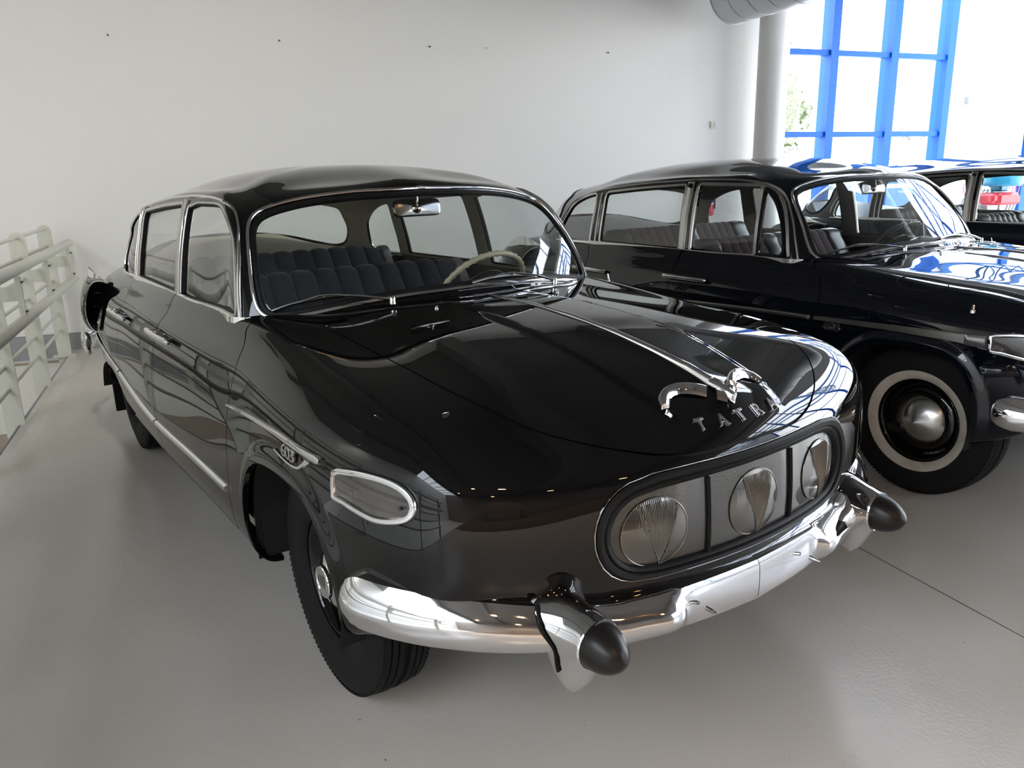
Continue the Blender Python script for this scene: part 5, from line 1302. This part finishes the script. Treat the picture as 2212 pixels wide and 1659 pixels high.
MB().tube(crv([(.10, .2, .34), (.19, .25, .35), (.22, .26, .27), (.19, .24, .18)], 6), .022, 10).build('hose', 'hose grey', en)
for sgn in (-1, 1):
    for i in range(3):
        x = sgn*(.33+.06*i)+.02; MB().tube(crv([(x, .1, .20), (x+.05*sgn, .12, .34), (x-.05*sgn, .12, .40), (x-.13*sgn, .12, .30)], 6), .006, 6).build('ignition_wire', 'pink wire', en)
        MB().tube(crv([(x, .14, .0), (x+.03*sgn, .14, .10), (x, .13, .20)], 5), .018, 8).build('exhaust_stub', 'cast grey', en)

# ---- outdoors
tag(RB().rbox(-30, 60, -60, V0-.35, -.3, -.05).build('pavement', 'pavement', smooth=False), kind='structure')
def tree(u, v, h, r, label, m, n, seed, squash=1.3, z0=.25):
    g = np.random.default_rng(seed); t = empty('tree', tuple(pt(u, v, -.05)), 0, label, 'tree')
    MB().tube([(0, 0, 0), (.03, .02, h*.3), (0, .05, h*.75)], [.07, .05, .02], 8).build('trunk', 'bark', t)
    for k in range(5):
        a = k*2.4; MB().tube([(0, 0, h*(.25+.1*k)), (r*.5*math.cos(a), r*.5*math.sin(a), h*(.45+.1*k))], [.03, .012], 5).build('branch', 'bark', t)
    V = []; F = []; blobs = [(g.normal(0, r*.42, 3)*[1, 1, squash]+[0, 0, h*.58], r*g.uniform(.28, .5)) for _ in range(16)]
    for i in range(n):
        c, rr = blobs[g.integers(len(blobs))]; d = g.normal(size=3); d /= np.linalg.norm(d); q = c+d*rr*g.uniform(.6, 1.05); q[2] = max(q[2], z0)
        a = g.normal(size=3); a /= np.linalg.norm(a); b = np.cross(a, g.normal(size=3)); b /= np.linalg.norm(b); s_ = g.uniform(.03, .055)
        k = len(V); V += [q-a*s_, q+b*s_*.55, q+a*s_, q-b*s_*.55]; F.append((k, k+1, k+2, k+3))
    o = MB().add(V, F).build('foliage', m, t, smooth=False); o['kind'] = 'stuff'; return t
tree(7.35, -8.6, 3.9, 1.15, 'bright yellow green leafy tree outside the leftmost window pane', 'leaf', 5200, 3)
tree(9.4, -11.8, 3.2, .9, 'green tree outside behind the first one, lower crown', 'leaf', 2500, 5)
tree(12.35, -10.0, 2.9, .62, 'thin grey green young tree outside the third window pane', 'leaf dark', 1100, 8, squash=2.0)
R0 = np.zeros(3)
of = empty('outdoor_railing', tuple(pt(8, -7.2, 0)), 0, 'white outdoor railing beyond the blue window', 'railing'); R0 = np.array(of.location)
for z in (.45, .8, 1.15): rc('rod', MB().tube([pt(4, -7.2, z), pt(13, -7.2, z)], .03, 8), 'label white', of)
for u in np.arange(4.3, 13, 1.5): rc('post', MB().tube([pt(u, -7.2, -.05), pt(u, -7.2, 1.2)], .035, 8), 'label white', of)
bs = empty('street_sign', tuple(pt(10.9, -9.0, 0)), math.atan2(UX[1], UX[0]), 'blue sign board with white marks outside the window', 'sign')
MB().box((0, 0, .85), (1.5, .04, .75)).build('board', 'sign blue', bs, smooth=False)
for i in range(5): MB().box((-.5+.25*i, .025, .95-.06*(i % 2)), (.15, .01, .12)).build('mark', 'label white', bs, smooth=False)
for x in (-.6, .6): MB().tube([(x, -.03, -.05), (x, -.03, .8)], .03, 8).build('leg', 'cast grey', bs)

# ---- warm ceiling lamps and a table on the far side of the hall (seen only as reflections)
LW = ['left of the pair nearest the viewer', 'right of the pair nearest the viewer', 'in front of the dark table, to its right', 'over the ramp side, left of the table', 'farthest right one', 'closest to the far brown wall']
for i, (u, v) in enumerate([(-.9, 5.0), (.2, 5.0), (1.6, 6.8), (-2.6, 6.8), (3.0, 5.4), (-.2, 8.0)]):
    l = empty('ceiling_lamp', tuple(pt(u, v, ZC-.3)), 0, 'warm ceiling downlight behind the viewer, '+LW[i], 'lamp', 'warm downlights behind the viewer')
    MB().lathe([(0, .02), (.10, .02), (.11, 0), (.11, -.06), (.10, -.06), (.095, -.01), (0, -.01)], (0, 0, 0), 'z', 24).build('housing', 'label white', l)
    MB().lathe([(0, -.03), (.09, -.03)], (0, 0, 0), 'z', 24).build('bulb', 'lamp glow', l)
    ld = bpy.data.lights.new('lamp_light', 'SPOT'); ld.energy = LAMPW; ld.color = (1, .76, .55); ld.spot_size = 1.9; ld.spot_blend = .8; ld.shadow_soft_size = .1
    lo = bpy.data.objects.new('lamp_light', ld); COL.objects.link(lo); lo.parent = l; lo.location = (0, 0, -.05)
for i, u in enumerate((-5.2, -3.4, -1.6, .2)):  # fill spots added under the ceiling to brighten the back and left walls
    l = empty('fill_spot', tuple(pt(u, -2.2, ZC-.12)), 0, 'white ceiling spotlight aimed at the back wall, '+['closest to the left wall', 'over the ramp edge', 'over the near car tail', 'over the near car roof'][i], 'lamp', 'white spotlights washing the back wall')
    MB().lathe([(0, .1), (.05, .1), (.06, 0), (.06, -.10), (.05, -.10), (.045, -.02), (0, -.02)], (0, 0, 0), 'z', 20).build('housing', 'label white', l)
    ld = bpy.data.lights.new('fill_spot_light', 'SPOT'); ld.energy = FILL_W; ld.color = (1, .97, .90); ld.spot_size = 2.3; ld.spot_blend = 1; ld.shadow_soft_size = .12
    lo = bpy.data.objects.new('fill_spot_light', ld); COL.objects.link(lo); lo.parent = l; lo.location = (0, 0, -.12)
    if i < 2:
        l2 = lo.copy(); l2.data = ld.copy(); l2.data.energy = FILL_W*1.2; COL.objects.link(l2); l2.parent = l; l2.location = (0, 0, -.12); l2.rotation_euler = Vector(-AU+Vector((0, 0, -.8))).to_track_quat('-Z', 'Y').to_euler()  # second added spot, turned to brighten the left wall
    lo.rotation_euler = Vector(-AV*1.0+Vector((0, 0, -.9))).to_track_quat('-Z', 'Y').to_euler()
tb = empty('display_table', tuple(pt(-.3, 6.8, 0)), math.atan2(UX[1], UX[0]), 'dark table behind the viewer against the far wall', 'table')
MB().box((0, 0, .74), (1.6, .7, .04), bev=.005).build('table_top', 'table top', tb)
for x in (-.74, .74):
    for y in (-.3, .3): MB().box((x, y, .36), (.04, .04, .72)).build('leg', 'table top', tb, smooth=False)
CAR1 = dict(label='near black saloon with cream steering wheel, blue cloth seats and black hub-cap tyres', paint='black paint', vent=False, lining='beige lining', buttons=False, trim='low', wheel='plain', seat=('navy cloth', 'grey vinyl'), bolster='ends', doorcard='grey lining', shelf='beige lining', wheelrim='cream plastic', visors=True)
CAR2 = dict(label='black saloon behind the near car, with whitewall tyre and burgundy seats', paint='midnight paint', vent=True, lining='grey lining', buttons=True, trim='waist', wheel='white', seat=('burgundy cloth', 'black leather'), bolster='panels', doorcard='black leather', shelf='dash paint', wheelrim='dash paint', visors=False)
CAR3 = dict(CAR2, label='farthest black saloon at the right edge, black leather seats, only roof and windows showing', seat=('black leather', 'black leather'))
build_car((0, 0, 0), 0, CAR1)
build_car((.348, 2.696, 0), math.radians(-3.66), CAR2)
build_car((.500, 5.856, 0), math.radians(-5.4), CAR3)
